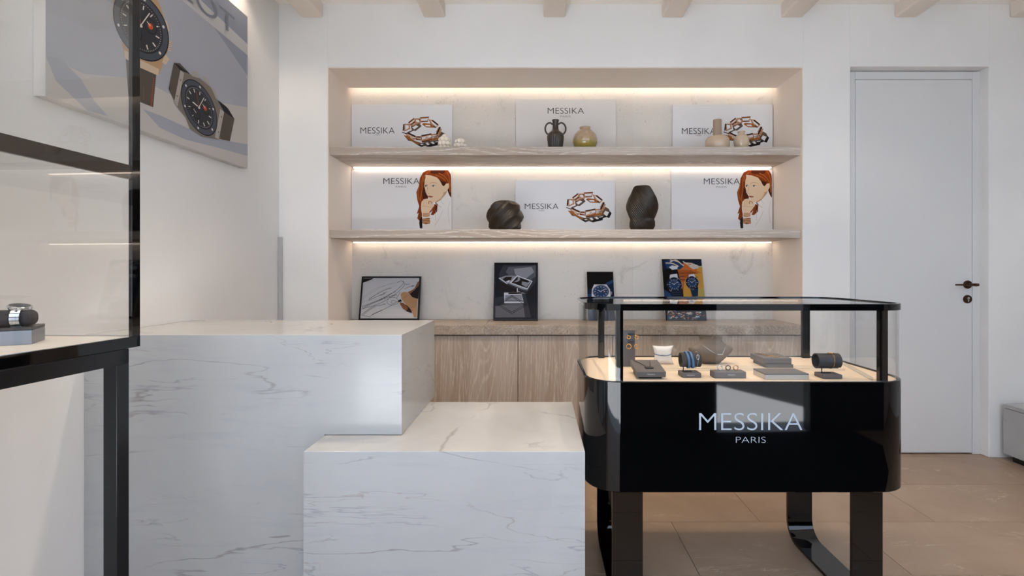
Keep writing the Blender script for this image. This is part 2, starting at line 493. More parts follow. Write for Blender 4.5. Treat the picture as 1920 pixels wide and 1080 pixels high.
b = B(); b.prism([(-14, -.241), (2.75, -.241), (1.2, -2.72), (-14, -2.72)], 'z', -.12, -.006, mat('pale sunlit paving', '#d4d8de', .8)); b.box(-14, 14, -16, -.24, -.12, -.02, mat('dark painted ground shade', '#3a3b3e', .9)); struct(b.build('ground'))  # dark ground beyond the slanted paving edge paints in the shade there
b = B(); b.box(-1.611, -1.587, 3.045, 3.064, 0, 1.368, mat('pale grey guard strip', '#b9b5b4', .4), .002); struct(b.build('trim_1'))

b = B(); b.box(.25, 2.35, -.215, .82, 0.0005, .012, mat('black reflection mat', '#0d0d0d', .95, spec=.1), .003)  # unseen; added so the showcase front has a dark floor to reflect
tag(b.build('reflection_mat', loc=(1.3, .28, .0005)), 'large unseen black mat on the floor, added for the dark showcase reflection', 'mat')
# door in its recess
dr = bpy.data.objects.new('door_1', None); C.objects.link(dr); dr.location = (2.37, 3.125, 0); struct(dr)
b = B()
b.box(DX0, 2.002, 3.125, 3.2, 0, 2.42, WHITEP, .002); b.box(2.745, DX1, 3.125, 3.2, 0, 2.42, WHITEP, .002)
b.box(2.0021, 2.7449, 3.125, 3.2, 2.3712, 2.42, WHITEP, .002); b.build('door_frame', dr)
b = B(); b.box(2.0045, 2.7425, 3.126, 3.17, .008, 2.3685, WHITEP, .0015); leaf = b.build('door_leaf', dr)
b = B(); b.box(2.0, 2.75, 3.172, 3.19, 0.0, 2.3, BLACKM); b.build('door_stop', dr)
b = B(); b.lathe([(.0255, 0), (.0262, -.003), (.0255, -.008)], (2.712, 3.126, 1.072), BRONZE, 32, axis='y')
for zz in (-.009, 0, .009): b.box(2.70, 2.724, 3.114, 3.118, 1.072 + zz - .0014, 1.072 + zz + .0014, BRONZE)
b.lathe([(.0095, -.004), (.0095, -.058)], (2.712, 3.126, 1.072), BRONZE, 20, axis='y')
b.box(2.588, 2.722, 3.057, 3.071, 1.067, 1.077, BRONZE, .003)
b.box(2.700, 2.724, 3.048, 3.074, 1.0625, 1.0815, BRONZE, .006)
b.build('door_handle', leaf, smooth=35)
b = B(); b.lathe([(.0265, 0), (.0268, -.003), (.0255, -.007)], (2.712, 3.126, .98), BRONZE, 32, axis='y')
b.lathe([(.008, -.006), (.008, -.009)], (2.714, 3.126, .986), SILVER, 20, axis='y'); b.box(2.7105, 2.7175, 3.117, 3.1205, .963, .984, SILVER, .001)
b.build('keyhole_plate', leaf, smooth=35)

# ------------------------------------------------------------------ lamps of the room
WARM = (1.0, .81, .62)
LEDM = mat('warm lit diffuser', '#ffffff', .5, emit='#ffe8d2', es=8)
CAN = mat('white lamp ring', '#e8e6e2', .4)
for n, (X, Y, lab) in enumerate([(-1.545, .75, 'nearest the entrance of the three by the left wall'), (-1.545, 1.7, 'middle one of the three by the left wall'), (-1.545, 2.55, 'by the back wall of the three along the left wall'),
                 (-.28, 1.25, 'between the second and third beams, over the low marble block'), (.46, 2.15, 'between the third and fourth beams, before the niche'),
                 (-.28, 2.2, 'between the second and third beams, before the niche'), (1.2, 1.3, 'over the black showcase'), (2.0, 1.5, 'over the floor left of the door'), (2.0, 2.35, 'in front of the door'), (3.3, 2.2, 'over the marble bench')]):
    t = thing('downlight', 'round white recessed ceiling downlight ' + lab, 'ceiling light', (X, Y, ZC - .001), group='recessed downlights')
    b = B(); b.lathe([(.040, 0), (.040, -.006), (.032, -.008), (.030, -.001)], (X, Y, ZC - .001), CAN, 28, False, False); b.build('rim', t, smooth=40)
    b = B(); b.lathe([(.0, -.004), (.029, -.004)], (X, Y, ZC - .001), LEDM, 24, False, False); b.build('diffuser', t)
    l = bpy.data.lights.new('spot', 'SPOT'); l.energy = [24, 20, 9, 46, 44, 44, 28, 18, 8, 8][n]; l.color = WARM; l.spot_size = R(100 if n > 2 else 120); l.spot_blend = .6; l.shadow_soft_size = .03
    lo = bpy.data.objects.new('spot', l); C.objects.link(lo); lo.parent = t; lo.location = (0, 0, -.012)
# light slot above the niche
t = thing('light_strip', 'warm light strip hidden above the top of the niche', 'light strip', (.165, 3.43, 2.50))
b = B(); b.box(-1.30, 1.63, 3.402, 3.408, 2.44, 2.452, LEDM); b.build('diffuser', t)
b = B(); b.box(-1.305, 1.635, 3.3985, 3.402, 2.436, 2.456, mat('aluminium profile', '#b8b8b8', .3, 1)); b.build('profile', t)

# ------------------------------------------------------------------ shelves and counter in the niche
ALU = MATS['aluminium profile']
def shelf(z0, z1, lab, es):
    t = thing('floating_shelf', lab, 'shelf', (.165, 3.27, z0))
    b = B(); b.box(NX0 + .0032, NX1 - .0032, 3.087, YS - .001, z0, z1, OAK_SHELF, .0015); b.build('board', t)
    m = mat('lit strip ' + lab[:5], '#ffffff', .5, emit='#ffead6', es=es)
    b = B(); b.box(-1.285, 1.612, 3.415, 3.445, z0 - .004, z0, ALU); p = b.build('light_profile', t)
    b = B(); b.box(-1.283, 1.610, 3.418, 3.440, z0 - .010, z0 - .004, m); b.build('diffuser', p)
    return t
shelf(1.883, 1.935, 'upper pale limed oak floating shelf in the niche holding white boards and small vases', 4.6)
shelf(1.365, 1.418, 'lower pale limed oak floating shelf in the niche holding two dark twisted vases', 4.6)
b = B()
for x0, x1 in ((NX0 + .003, -.334), (-.334, .642), (.642, NX1 - .003)): b.box(x0 + .0004, x1 - .0004, 3.052, YS - .001, .763, .822, TRAV, .0015, 1)
tag(b.build('worktop', loc=(.165, 3.25, .763)), 'brown speckled limestone worktop over the oak cabinets in the niche', 'worktop')
cabl = ['at the left end of the row, behind the tall marble block', 'second from the left, partly hidden by the tall marble block', 'third from the left, in clear view above the low marble block',
        'fourth from the left, behind the black showcase', 'at the right end of the row, behind the black showcase']
cw = (NX1 - NX0 - .006) / 5
for k in range(5):
    x0 = NX0 + .003 + cw * k; x1 = x0 + cw
    t = thing('base_cabinet', 'limed oak cabinet ' + cabl[k], 'cabinet', ((x0 + x1) / 2, 3.26, 0), group='oak cabinets under the worktop')
    b = B(); b.box(x0 + .002, x1 - .002, 3.092, YS - .002, 0, .752, mat('dark cabinet carcass', '#2a2420', .7)); b.build('body', t)
    b = B(); b.box(x0 + .0018, x1 - .0018, 3.070, 3.091, .05, .757, OAK_DOOR, .001, 1); b.build('door', t)

# ------------------------------------------------------------------ marble blocks
b = B(); b.prism([(XL + .001, 0), (-.7585, 0), (-.7585, .5725), (-.4845, .5725), (-.4845, .926), (XL + .001, .926)], 'y', 1.749, 2.297, MARBLE, .0015, 2)
tag(b.build('display_plinth', loc=(-1.05, 2.02, 0)), 'tall polished white marble block against the left wall, stepping over the low one', 'marble block')
b = B(); b.prism([(-.7565, 1.589), (.149, 1.589), (.149, 2.20), (-.7565, 2.20)], 'z', 0, .571, MARBLE2, .0015, 2)
tag(b.build('display_plinth', loc=(-.30, 1.9, 0)), 'low polished white marble block in front, beside the black showcase', 'marble block')
t = thing('marble_bench', 'low white marble bench at the right edge beside the door', 'bench', (3.15, 2.75, 0))
b = B(); b.box(2.85, 3.45, 2.3, 3.03, .04, .318, MARBLE2, .0015); b.build('body', t)
b = B(); b.box(2.85, 3.45, 2.3, 3.03, .3205, .345, MARBLE, .0015); b.build('seat', t)
b = B(); b.box(2.88, 3.42, 2.33, 3.0, 0, .04, BLACKM); b.box(2.86, 3.44, 2.31, 3.02, .317, .321, TRAV); b.build('plinth', t)

# ------------------------------------------------------------------ black showcase
SX0, SX1, SY0, SY1, SR = .162, 1.274, 1.655, 2.185, .12
def rrect(x0, x1, y0, y1, r, n=10):
    out = []
    for cx, cy, a in ((x1 - r, y0 + r, -90), (x1 - r, y1 - r, 0), (x0 + r, y1 - r, 90), (x0 + r, y0 + r, 180)):
        for k in range(n + 1):
            t = R(a + 90 * k / n); out.append((cx + r * math.cos(t), cy + r * math.sin(t)))
    return out
def band(b, path_o, path_i, z0, z1, m, closed=True):
    rows = [[(o[0], o[1], z0), (o[0], o[1], z1), (i[0], i[1], z1), (i[0], i[1], z0)] for o, i in zip(path_o, path_i)]
    if closed: rows.append(rows[0])
    b.grid(rows, m, True, not closed, not closed)
sc = thing('display_showcase', 'gloss black rounded showcase with glass top standing on flat black legs', 'display case', (.718, 1.92, 0))
O = rrect(SX0, SX1, SY0, SY1, SR, 14); I = rrect(SX0 + .012, SX1 - .012, SY0 + .012, SY1 - .012, SR - .012, 14)
b = B()
rows = [[(p[0], p[1], .409) for p in I], [(p[0], p[1], .409) for p in O], [(p[0], p[1], .412) for p in O]] 
rows = [[(p[0], p[1], z) for p in P] for P, z in ((rrect(SX0 + .003, SX1 - .003, SY0 + .003, SY1 - .003, SR - .003, 14), .409), (O, .412), (O, .778), (rrect(SX0 + .002, SX1 - .002, SY0 + .002, SY1 - .002, SR - .002, 14), .780), (rrect(SX0 + .010, SX1 - .010, SY0 + .010, SY1 - .010, SR - .010, 14), .780), (I, .770), (I, .760))]
b.grid(rows, BLACK, True, True, True); body = b.build('body', sc, smooth=40)
b = B(); b.prism(rrect(SX0 + .0125, SX1 - .0125, SY0 + .0125, SY1 - .0125, SR - .0125, 10), 'z', .760, .775, CREAM); b.build('deck', sc)
def pathC(ins):
    P = rrect(SX0 + ins, SX1 - ins, SY0 + ins, SY1 - ins, SR - ins, 14); return P[45:60] + P[0:15]
b = B(); band(b, pathC(0), pathC(.012), 1.019, 1.041, BLACK, False); b.build('front_rail', sc, smooth=40)
b = B(); P0 = rrect(SX0, SX1, SY0, SY1, SR, 14)[14:46]; P1 = rrect(SX0 + .008, SX1 - .008, SY0 + .008, SY1 - .008, SR - .008, 14)[14:46]
band(b, P0, P1, 1.0345, 1.0408, BLACK, False); b.build('rear_rail', sc, smooth=40)
b = B(); Pa = rrect(SX0 + .006, SX1 - .006, SY0 + .006, SY1 - .006, SR - .006, 14); Pb = rrect(SX0 + .0115, SX1 - .0115, SY0 + .0115, SY1 - .0115, SR - .0115, 14)
band(b, Pa, Pb, .7755, 1.0185, GLASS); b.build('glass_wall', sc, smooth=40)
b = B(); b.prism(rrect(SX0 + .0125, SX1 - .0125, SY0 + .0125, SY1 - .0125, SR - .0125, 14), 'z', 1.030, 1.036, GLASS); b.build('glass_lid', sc)
for (x0, x1, y0, y1) in ((.261, .286, 1.669, 1.687), (1.153, 1.181, 1.669, 1.687), (.259, .286, 2.147, 2.165), (1.148, 1.18, 2.147, 2.165)):
    b = B(); b.box(x0, x1, y0, y1, .775, 1.030, BLACK, .0015); b.build('post', sc)
for x0, x1 in ((.253, .358), (1.078, 1.183)):
    pts = []; r, th, ya, yb = .085, .013, 1.698, 2.15
    def U(ins):
        q = [(ya + ins, .409)]
        for cy, a in ((ya + r, 180), (yb - r, 270)):
            for k in range(9):
                t = R(a + 90 * k / 8); q.append((cy + (r - ins) * math.cos(t), r + (r - ins) * math.sin(t)))
        q.append((yb - ins, .409)); return q
    o_, i_ = U(0), U(th)
    rows = [[(x0, p[0], p[1]), (x1, p[0], p[1]), (x1, q[0], q[1]), (x0, q[0], q[1])] for p, q in zip(o_, i_)]
    b = B(); b.grid(rows, BLACK, True, True, True); b.build('leg', sc, smooth=35)
b = B()
for x0, x1 in ((.372, .452), (.456, .76), (.764, 1.06), (1.064, 1.14)): b.box(x0, x1, 2.1705, 2.1725, 1.020, 1.0285, mat('lit bar in showcase', '#ffffff', .5, emit='#ffe6cc', es=4))
b.build('light_bar', sc)
LOGOM = mat('silver grey lettering', '#aab4c0', .35, .2)
b = B(); a = Art(b, 1.6549, None, .0004)
a.text('MESSIKA', .5375, .8835, .6767, .6184, LOGOM, -.013, raw=True); a.text('PARIS', .6606, .7605, .5965, .5765, LOGOM, -.022, raw=True)
tag(b.build('lettering', sc), 'silver grey brand lettering')
CLR = make_glass('acrylic', (.93, .95, .96, 1))
b = B(); b.box(.40, 1.16, 1.912, 1.917, .7752, .786, CLR); b.box(.40, 1.16, 1.868, 1.872, .7752, .783, CLR); b.build('acrylic_bar', sc)
b = B(); b.prism([(1.145, 1.70), (1.151, 1.70), (1.241, 2.02), (1.235, 2.02)], 'z', .7752, .786, CLR); b.build('acrylic_bar', sc)

# ------------------------------------------------------------------ jewellery inside the showcase
FZ = .7753
TXT = mat('pale stamped lettering', '#b9bcc4', .4)
def front_text(root, x0, x1, z0, z1, y, s='MESSIKA', m=TXT, parent=None):
    b = B(); a = Art(b, y, None, .0003); a.text(s, x0, x1, z1, z0, m, 0, raw=True); return b.build('lettering', parent or root)
# 1 sloping pad with leather cord pendant
t = thing('jewellery_pad', 'sloping grey-brown pad with a dark square pendant, beside the left front post', 'jewellery display', (.392, 1.78, FZ))
b = B(); b.prism([(1.735, FZ), (1.84, FZ), (1.84, .803), (1.735, .786)], 'x', .352, .432, BLACKM); b.build('base', t)
b = B(); b.prism([(1.718, .7835), (1.845, .8035), (1.8427, .8215), (1.7157, .8015)], 'x', .340, .443, GREY, .002); b.build('pad', t)
front_text(t, .378, .405, .7905, .7945, 1.7167)
b = B(); b.box(.377, .407, 1.745, 1.770, .8065, .811, mat('brown black leather', '#2b221d', .6), .002)
b.tube([(.384, 1.768, .811), (.37, 1.80, .8165), (.352, 1.835, .8215)], .0009, INK, 6); b.tube([(.398, 1.765, .811), (.405, 1.79, .816), (.409, 1.815, .8205)], .0009, INK, 6)
tag(b.build('pendant', loc=(.39, 1.76, .808)), 'small dark square leather pendant on black cord lying on the sloping pad', 'pendant')
# 2 earring stand
t = thing('earring_stand', 'upright grey panel stand for hoop earrings behind the left front post', 'jewellery display', (.345, 1.95, FZ))
b = B(); b.box(.308, .381, 1.95, 1.956, FZ, .920, GREY, .001); b.build('panel', t)
for z in (.906, .875):
    b = B(); b.box(.352, .376, 1.938, 1.95, z - .0045, z + .0035, GREYD, .001); b.build('bar', t)
proto = None
for n, (x, z, r, lab) in enumerate([(.354, .893, .0065, 'upper left small gold hoop earring on the grey stand'), (.385, .893, .0065, 'upper right small gold hoop earring on the grey stand'),
                       (.354, .857, .0095, 'lower left larger gold hoop earring on the grey stand'), (.385, .857, .0095, 'lower right larger gold hoop earring on the grey stand')]):
    b = B(); b.ring((x, 1.940, z), r, .0017, GOLD, 'y', 24, 8); b.ball((x, 1.938, z + r), .0022, GOLD, 1)
    tag(b.build('hoop_earring', loc=(x, 1.940, z)), lab, 'earring', 'gold hoop earrings on the stand')
# 3 pillow with bracelet
PIL = mat('white cotton cushion', '#dcd8d2', .85)
t = thing('bracelet_cushion', 'small white square cushion standing behind the blue bracelets', 'jewellery display', (.5045, 2.006, FZ))
b = B(); n = 18; rows_f = []
for side in (-1, 1):
    rows = []
    for j in range(n + 1):
        v = -1 + 2 * j / n; row = []
        for i in range(n + 1):
            u = -1 + 2 * i / n
            w = .0435 * (1 - .22 * (1 - v * v) ** 1.2) ; h = .0395 * (1 - .10 * (1 - u * u))
            th = .017 * ((1 - u ** 4) * (1 - v ** 4)) ** .6
            row.append((.5045 + u * w, 2.006 + side * th, FZ + .0388 + v * h * .97))
        rows.append(row)
    b.grid(rows, PIL, close=False)
b.build('cushion', t, smooth=180)
b = B(); pts = []
for k in range(48):
    a_ = 2 * math.pi * k / 48; pts.append((.5045 + .036 * math.cos(a_), 2.006 + .0195 * math.sin(a_), FZ + .040 + .0025 * math.cos(2 * a_)))
b.tube(pts, .0015, mat('blue cord', '#28598c', .6), 6, True)
for k in range(5): b.ball((.497 + .0045 * k, 1.9862, FZ + .040 - .0004 * k), .0022, SILVER, 1)
tag(b.build('cord_bracelet', loc=(.5045, 2.006, FZ + .038)), 'thin blue cord bracelet with silver beads around the white cushion', 'bracelet')
# 4 / 8 bracelet stands
def bstand(x0, x1, y0, y1, h, lab, col, rollcol, rx0, rx1, rc, rr, open_=False):
    t = thing('bracelet_stand', lab, 'jewellery display', ((x0 + x1) / 2, (y0 + y1) / 2, FZ))
    b = B(); b.box(x0, x1, y0, y1, FZ, FZ + h, col, .003); b.build('base', t)
    xs_ = x0 + .012; yc = (y0 + y1) / 2
    b = B(); b.tube([(xs_ + .03, yc, FZ + h), (xs_, yc, FZ + h), (xs_, yc, rc[1] - rr + .004), (xs_ + .025, yc, rc[1] - rr + .004)], .0028, BLACKM, 8); b.build('neck', t)
    b = B(); rows = []
    a0, a1 = (-75, 255) if open_ else (0, 360)
    for k in range(37):
        t_ = R(a0 + (a1 - a0) * k / 36 + (-20 if open_ else 0)); c_, s_ = math.cos(t_), math.sin(t_)
        rows.append([(rx0, rc[0] + rr * c_, rc[1] + rr * s_), (rx1, rc[0] + rr * c_, rc[1] + rr * s_), (rx1, rc[0] + (rr - .004) * c_, rc[1] + (rr - .004) * s_), (rx0, rc[0] + (rr - .004) * c_, rc[1] + (rr - .004) * s_)])
    b.grid(rows, rollcol, True, open_, open_); b.build('roll', t, smooth=50)
    return t
t = bstand(.506, .574, 1.742, 1.797, .0175, 'low grey stand whose dark roll carries blue leather and silver bracelets', GREY, mat('charcoal velvet', '#35322f', .8), .5075, .577, (1.77, .8345), .0255)
front_text(t, .523, .551, FZ + .0065, FZ + .0115, 1.7415)
BLUEL = mat('blue leather', '#3f6690', .5)
for n, (x, tilt, lab) in enumerate([(.531, .004, 'blue leather wrap bracelet, left loop on the charcoal roll'), (.545, .005, 'blue leather wrap bracelet, right loop on the charcoal roll')]):
    b = B(); rows = []
    for k in range(37):
        t_ = 2 * math.pi * k / 36; c_, s_ = math.cos(t_), math.sin(t_); dx = x + tilt * -s_
        rows.append([(dx - .0038, 1.77 + .0265 * c_, .8345 + .0275 * s_), (dx + .0038, 1.77 + .0265 * c_, .8345 + .0275 * s_), (dx + .0038, 1.77 + .0285 * c_, .8345 + .030 * s_), (dx - .0038, 1.77 + .0285 * c_, .8345 + .030 * s_)])
    b.grid(rows, BLUEL, True)
    tag(b.build('leather_bracelet', loc=(x, 1.77, .8345), smooth=50), lab, 'bracelet', 'blue leather bracelet loops')
b = B()
for k in range(40):
    t_ = 2 * math.pi * k / 40; b.ball((.563 + .003 * math.sin(t_), 1.77 + .0275 * math.cos(t_), .8345 + .0285 * math.sin(t_)), .0013, SILVER, 1)
b.ring((.5625, 1.7440, .848), .0042, .0013, SILVER, 'y', 16, 6, 2.0)
tag(b.build('chain_bracelet', loc=(.563, 1.77, .8345)), 'fine silver chain bracelet at the right end of the charcoal roll', 'bracelet')
t = bstand(.991, 1.060, 1.722, 1.778, .0155, 'low dark grey stand at the right with an open navy roll', GREY, GREYD, .984, 1.064, (1.755, .8335), .0265, True)
b = B(); b.tube([(1.036 + .002 * math.sin(2 * math.pi * k / 40), 1.755 + .0275 * math.cos(2 * math.pi * k / 40), .8335 + .0275 * math.sin(2 * math.pi * k / 40)) for k in range(40)], .0009, GOLD, 6, True)
b.tube([(1.022, 1.748, .8618), (1.030, 1.745, .8625), (1.038, 1.744, .8622), (1.044, 1.744, .861)], .0017, GOLD, 6)
tag(b.build('chain_bracelet', loc=(1.036, 1.755, .8335)), 'thin gold chain bracelet around the open navy roll', 'bracelet')
# 5 ring stand with three rings
t = thing('ring_stand', 'low grey block holding three finger rings in the middle of the showcase front', 'jewellery display', (.672, 1.755, FZ))
b = B(); b.box(.615, .729, 1.733, 1.778, FZ, FZ + .0235, GREY, .003); b.build('block', t)
front_text(t, .664, .690, FZ + .010, FZ + .0145, 1.7326)
for x, m, lab in ((.643, SILVER, 'leftmost ring on the grey block, pale silver'), (.672, mat('dark gunmetal', '#57504b', .25, 1), 'middle ring on the grey block, dark metal'), (.699, mat('rose gold', '#c08a5c', .22, 1), 'rightmost ring on the grey block, rose gold')):
    b = B(); b.ring((x, 1.752, FZ + .0235 + .0105), .0082, .0020, m, 'y', 28, 8, .95); b.ball((x + .004, 1.751, FZ + .0235 + .0180), .003, SILVER, 1, (1.4, 1, .6))
    tag(b.build('finger_ring', loc=(x, 1.752, FZ + .0235)), lab, 'ring', 'rings on the grey block')
# 6 deep box with necklace
t = thing('jewellery_pad', 'thick grey box pad with a gold necklace near the back of the showcase', 'jewellery display', (.94, 1.98, FZ))
b = B(); b.box(.886, .993, 1.925, 2.04, FZ, .7885, GREY, .001); b.build('base', t)
b = B(); b.box(.880, .990, 1.932, 2.055, .789, .812, GREY, .002); b.build('pad', t)
b = B(); b.tube([(.895, 2.04, .8132), (.915, 1.985, .8132), (.938, 1.96, .8132), (.965, 1.975, .8132), (.982, 2.03, .8132)], .0012, GOLD, 6); b.box(.931, .946, 1.952, 1.959, .8124, .815, GOLD, .001)
b.tube([(.905, 2.045, .8132), (.925, 2.0, .8132), (.938, 1.962, .8132)], .0009, GOLD, 6)
tag(b.build('necklace', loc=(.94, 1.98, .812)), 'fine gold necklace laid out on the thick grey box pad', 'necklace')
# 7 flat pad
t = thing('jewellery_pad', 'flat taupe pad with pale metal edges and gold lettering at the front right', 'jewellery display', (.86, 1.76, FZ))
b = B(); b.box(.785, .937, 1.712, 1.808, FZ, FZ + .0165, mat('brushed pale metal', '#b9b7b3', .35, .6), .001); b.build('base', t)
b = B(); b.box(.785, .937, 1.7118, 1.808, FZ + .0166, FZ + .021, GREY, .001); tp = b.build('pad', t)
b = B(); a = Art(b, 0, None, .0003); a.text('MESSIKA', .836, .876, .005, -.005, GOLD, 0, raw=True); b.xform(Matrix.Translation((0, 1.775, FZ + .0213)) @ Matrix.Rotation(R(-90), 4, 'X')); b.build('lettering', tp)
# bust with necklace
t = thing('necklace_bust', 'brown-grey necklace bust with wide pointed shoulders in the showcase', 'jewellery display', (.70, 2.02, FZ))
BUST = mat('grey brown bust', '#6a5f55', .6, bump=(60, .1)); b = B(); rows = []
prof = [(.034, 0, .016), (.048, .012, .022), (.066, .028, .028), (.084, .046, .032), (.0915, .060, .032), (.087, .068, .031), (.066, .078, .030), (.052, .087, .029), (.046, .096, .028), (.0455, .106, .029), (.0485, .112, .031)]
for w, z, d in prof:
    ring = []
    for k in range(48):
        a_ = 2 * math.pi * k / 48; c_, s_ = math.cos(a_), math.sin(a_)
        ring.append((.703 + w * math.copysign(abs(c_) ** (.9), c_), 2.02 + d * s_ * 1.0 - (.012 if s_ < 0 else 0) * (1 - abs(c_)) * math.sin(math.pi * min(z / .09, 1)), FZ + z))
    rows.append(ring)
b.grid(rows, BUST, True, True, False)
rows2 = [[(.703 + w * math.cos(2 * math.pi * k / 48), 2.02 + d * math.sin(2 * math.pi * k / 48), FZ + z) for k in range(48)] for w, z, d in ((.0485, .112, .031), (.044, .111, .027), (.040, .102, .024))]
b.grid(rows2, mat('dark bust opening', '#3a332d', .7), True, False, True)
b.build('bust', t, smooth=60)
b = B(); b.tube([(.652, 1.998, FZ + .084), (.668, 1.985, FZ + .074), (.690, 1.974, FZ + .057), (.712, 1.969, FZ + .046)], .0010, SILVER, 6); b.tube([(.732, 1.969, FZ + .046), (.745, 1.978, FZ + .064), (.756, 1.992, FZ + .084)], .0010, SILVER, 6)
b.box(.711, .733, 1.966, 1.970, FZ + .043, FZ + .048, SILVER, .001)
tag(b.build('necklace', loc=(.71, 1.97, FZ + .05)), 'thin silver necklace with a small bar hanging on the brown-grey bust', 'necklace')

# ------------------------------------------------------------------ vitrine at the left
vt = thing('glass_vitrine', 'tall black framed glass vitrine on slim legs at the left edge', 'display case', (-1.10, 1.364, 0), (0, 0, R(-2.5)))
VL, VW = 1.02, .46
kw = dict(parent=vt, local=True)
for x in (0, -VW + .037):
    for y in (-.036, -VL + .0365 + .036):
        b = B(); b.box(x - .037, x, y - .0365, y, 0, .903, BLACKM, .001); b.build('leg', **kw)
b = B()
for x in (0, -VW + .037): b.box(x - .037, x, -VL + .036, -.036, .903, .9425, BLACKM, .001)
for y in (-.036, -VL + .0725): b.box(-VW, 0, y - .0365, y, .9031, .9424, BLACKM, .001)
b.build('lower_frame', **kw)
b = B()
for x in (.0, -VW + .012): b.box(x - .012, x, -VL, 0, .943, .9725, BLACK, .001)
for y in (.0, -VL + .012): b.box(-VW, 0, y - .012, y, .9431, .9724, BLACK, .001)
b.build('lower_rim', **kw); b = B()
for x in (.0, -VW + .012): b.box(x - .012, x, -VL, 0, 2.12, 2.15, BLACK, .001)
for y in (.0, -VL + .012): b.box(-VW, 0, y - .012, y, 2.1201, 2.1499, BLACK, .001)
b.build('upper_rim', **kw)
for x in (0, -VW + .010):
    for y in (0, -VL + .027):
        b = B(); b.box(x - .010, x, y - .027, y, .9725, 2.12, BLACK, .0015); b.build('post', **kw)
b = B(); b.box(-VW + .013, -.013, -VL + .013, -.013, 0.945, .972, mat('cream case deck', '#cfcbc5', .6)); b.build('deck', **kw)
b = B(); b.box(-.0015, .0025, -VL + .028, -.028, .973, 2.12, GLASS); b.build('glass_panel', **kw)
b = B(); b.box(-VW + .011, -.011, -.006, -.002, .973, 2.12, GLASS); b.build('glass_panel', **kw)
b = B(); b.box(-VW + .011, -.011, -VL + .002, -VL + .006, .973, 2.12, GLASS); b.build('glass_panel', **kw)
b = B()
b.box(-.014, -.003, -VL + .0275, -.0275, 1.399, 1.437, mat('brown black shelf rail', '#221b17', .3), .001); b.box(-VW + .003, -VW + .014, -VL + .0275, -.0275, 1.399, 1.437, MATS['brown black shelf rail'], .001)
rl = b.build('shelf_rail', **kw)
b = B(); b.box(-VW + .0145, -.0145, -VL + .03, -.03, 1.427, 1.435, GLASS); b.build('glass_shelf', **kw)
# riser and watch
ang = math.atan2(-.62, -.78)
Mr = Matrix.Translation((-1.231, 1.200, .9722)) @ Matrix.Rotation(math.atan2(.53, .85), 4, 'Z')
t = thing('display_riser', 'low brushed metal riser with a dark top inside the vitrine', 'display stand', (-1.231, 1.200, .9722), (0, 0, math.atan2(.53, .85)))
b = B(); b.box(-.20, 0, 0, .10, 0, .034, mat('brushed steel riser', '#8f929a', .35, .7), .001); b.build('body', t, local=True)
b = B(); b.box(-.20, 0, 0, .10, .0345, .042, mat('dark riser top', '#3b3634', .4), .001); b.build('top', t, local=True)
w = thing('wristwatch', 'steel wristwatch with a dark dial wrapped around a black cushion in the vitrine', 'watch', (-1.268, 1.208, 1.0145), (0, 0, R(28)))
Mt = Matrix.Rotation(R(-14), 4, 'Y')
b = B(); b.box(-.095, .026, -.014, .034, 0.0003, .040, mat('black watch cushion', '#2c2c30', .8), .015, 5); b.build('cushion', w, local=True, smooth=180)
b = B(); b.lathe([(.020, -.004), (.0225, -.001), (.0225, .004), (.0205, .006)], (0, 0, 0), SILVER, 40); b.lathe([(.0, .0062), (.0190, .0062)], (0, 0, 0), mat('dark watch dial', '#23262c', .3), 32, False, False)
for k in range(12):
    a_ = 2 * math.pi * k / 12; c_, s_ = math.cos(a_), math.sin(a_); b.box(.0155 * c_ - .0007, .0155 * c_ + .0007, .0155 * s_ - .0007, .0155 * s_ + .0007, .0063, .0068, SILVER)
b.box(-.001, .011, -.0006, .0006, .0066, .007, SILVER); b.box(-.0006, .0006, -.001, .014, .0068, .0072, SILVER)
b.tube([(.0, -.0225, .0015), (.0, -.0265, .0015)], .0028, SILVER, 10)
b.xform(Matrix.Translation((-.004, .010, .0455)) @ Matrix.Rotation(R(8), 4, 'Y') @ Matrix.Rotation(R(10), 4, 'X')); b.build('watch_case', w, local=True, smooth=35)
for sgn in (1, -1):
    b = B()
    for k in range(7):
        a_ = R(62 - 21 * k)
        for j, wd in ((-1, .0052), (0, .0062), (1, .0052)):
            q = B(); 
            Mx = Matrix.Translation((0, .010 + 0, .0205)) @ Matrix.Rotation(0, 4, 'X')
            yy = sgn * math.cos(a_) * .0315; zz = math.sin(a_) * .0235
            bb = bmesh.new(); bmesh.ops.create_cube(bb, size=1)
            Mm = Matrix.Translation((-.004 + j * .0060, .010 + yy, .0205 + max(zz, -.019))) @ Matrix.Rotation(-sgn * (R(90) - a_) if zz > -.019 else 0, 4, 'X') @ Matrix.Diagonal((wd, .0074, .0028, 1))
            bmesh.ops.transform(bb, matrix=Mm, verts=bb.verts)
            i_ = b.mi(SILVER); me_ = bpy.data.meshes.new('x'); bb.to_mesh(me_); bb.free(); b.bm.from_mesh(me_); bpy.data.meshes.remove(me_); q.bm.free()
    b.build('bracelet', w, local=True, weld=False)

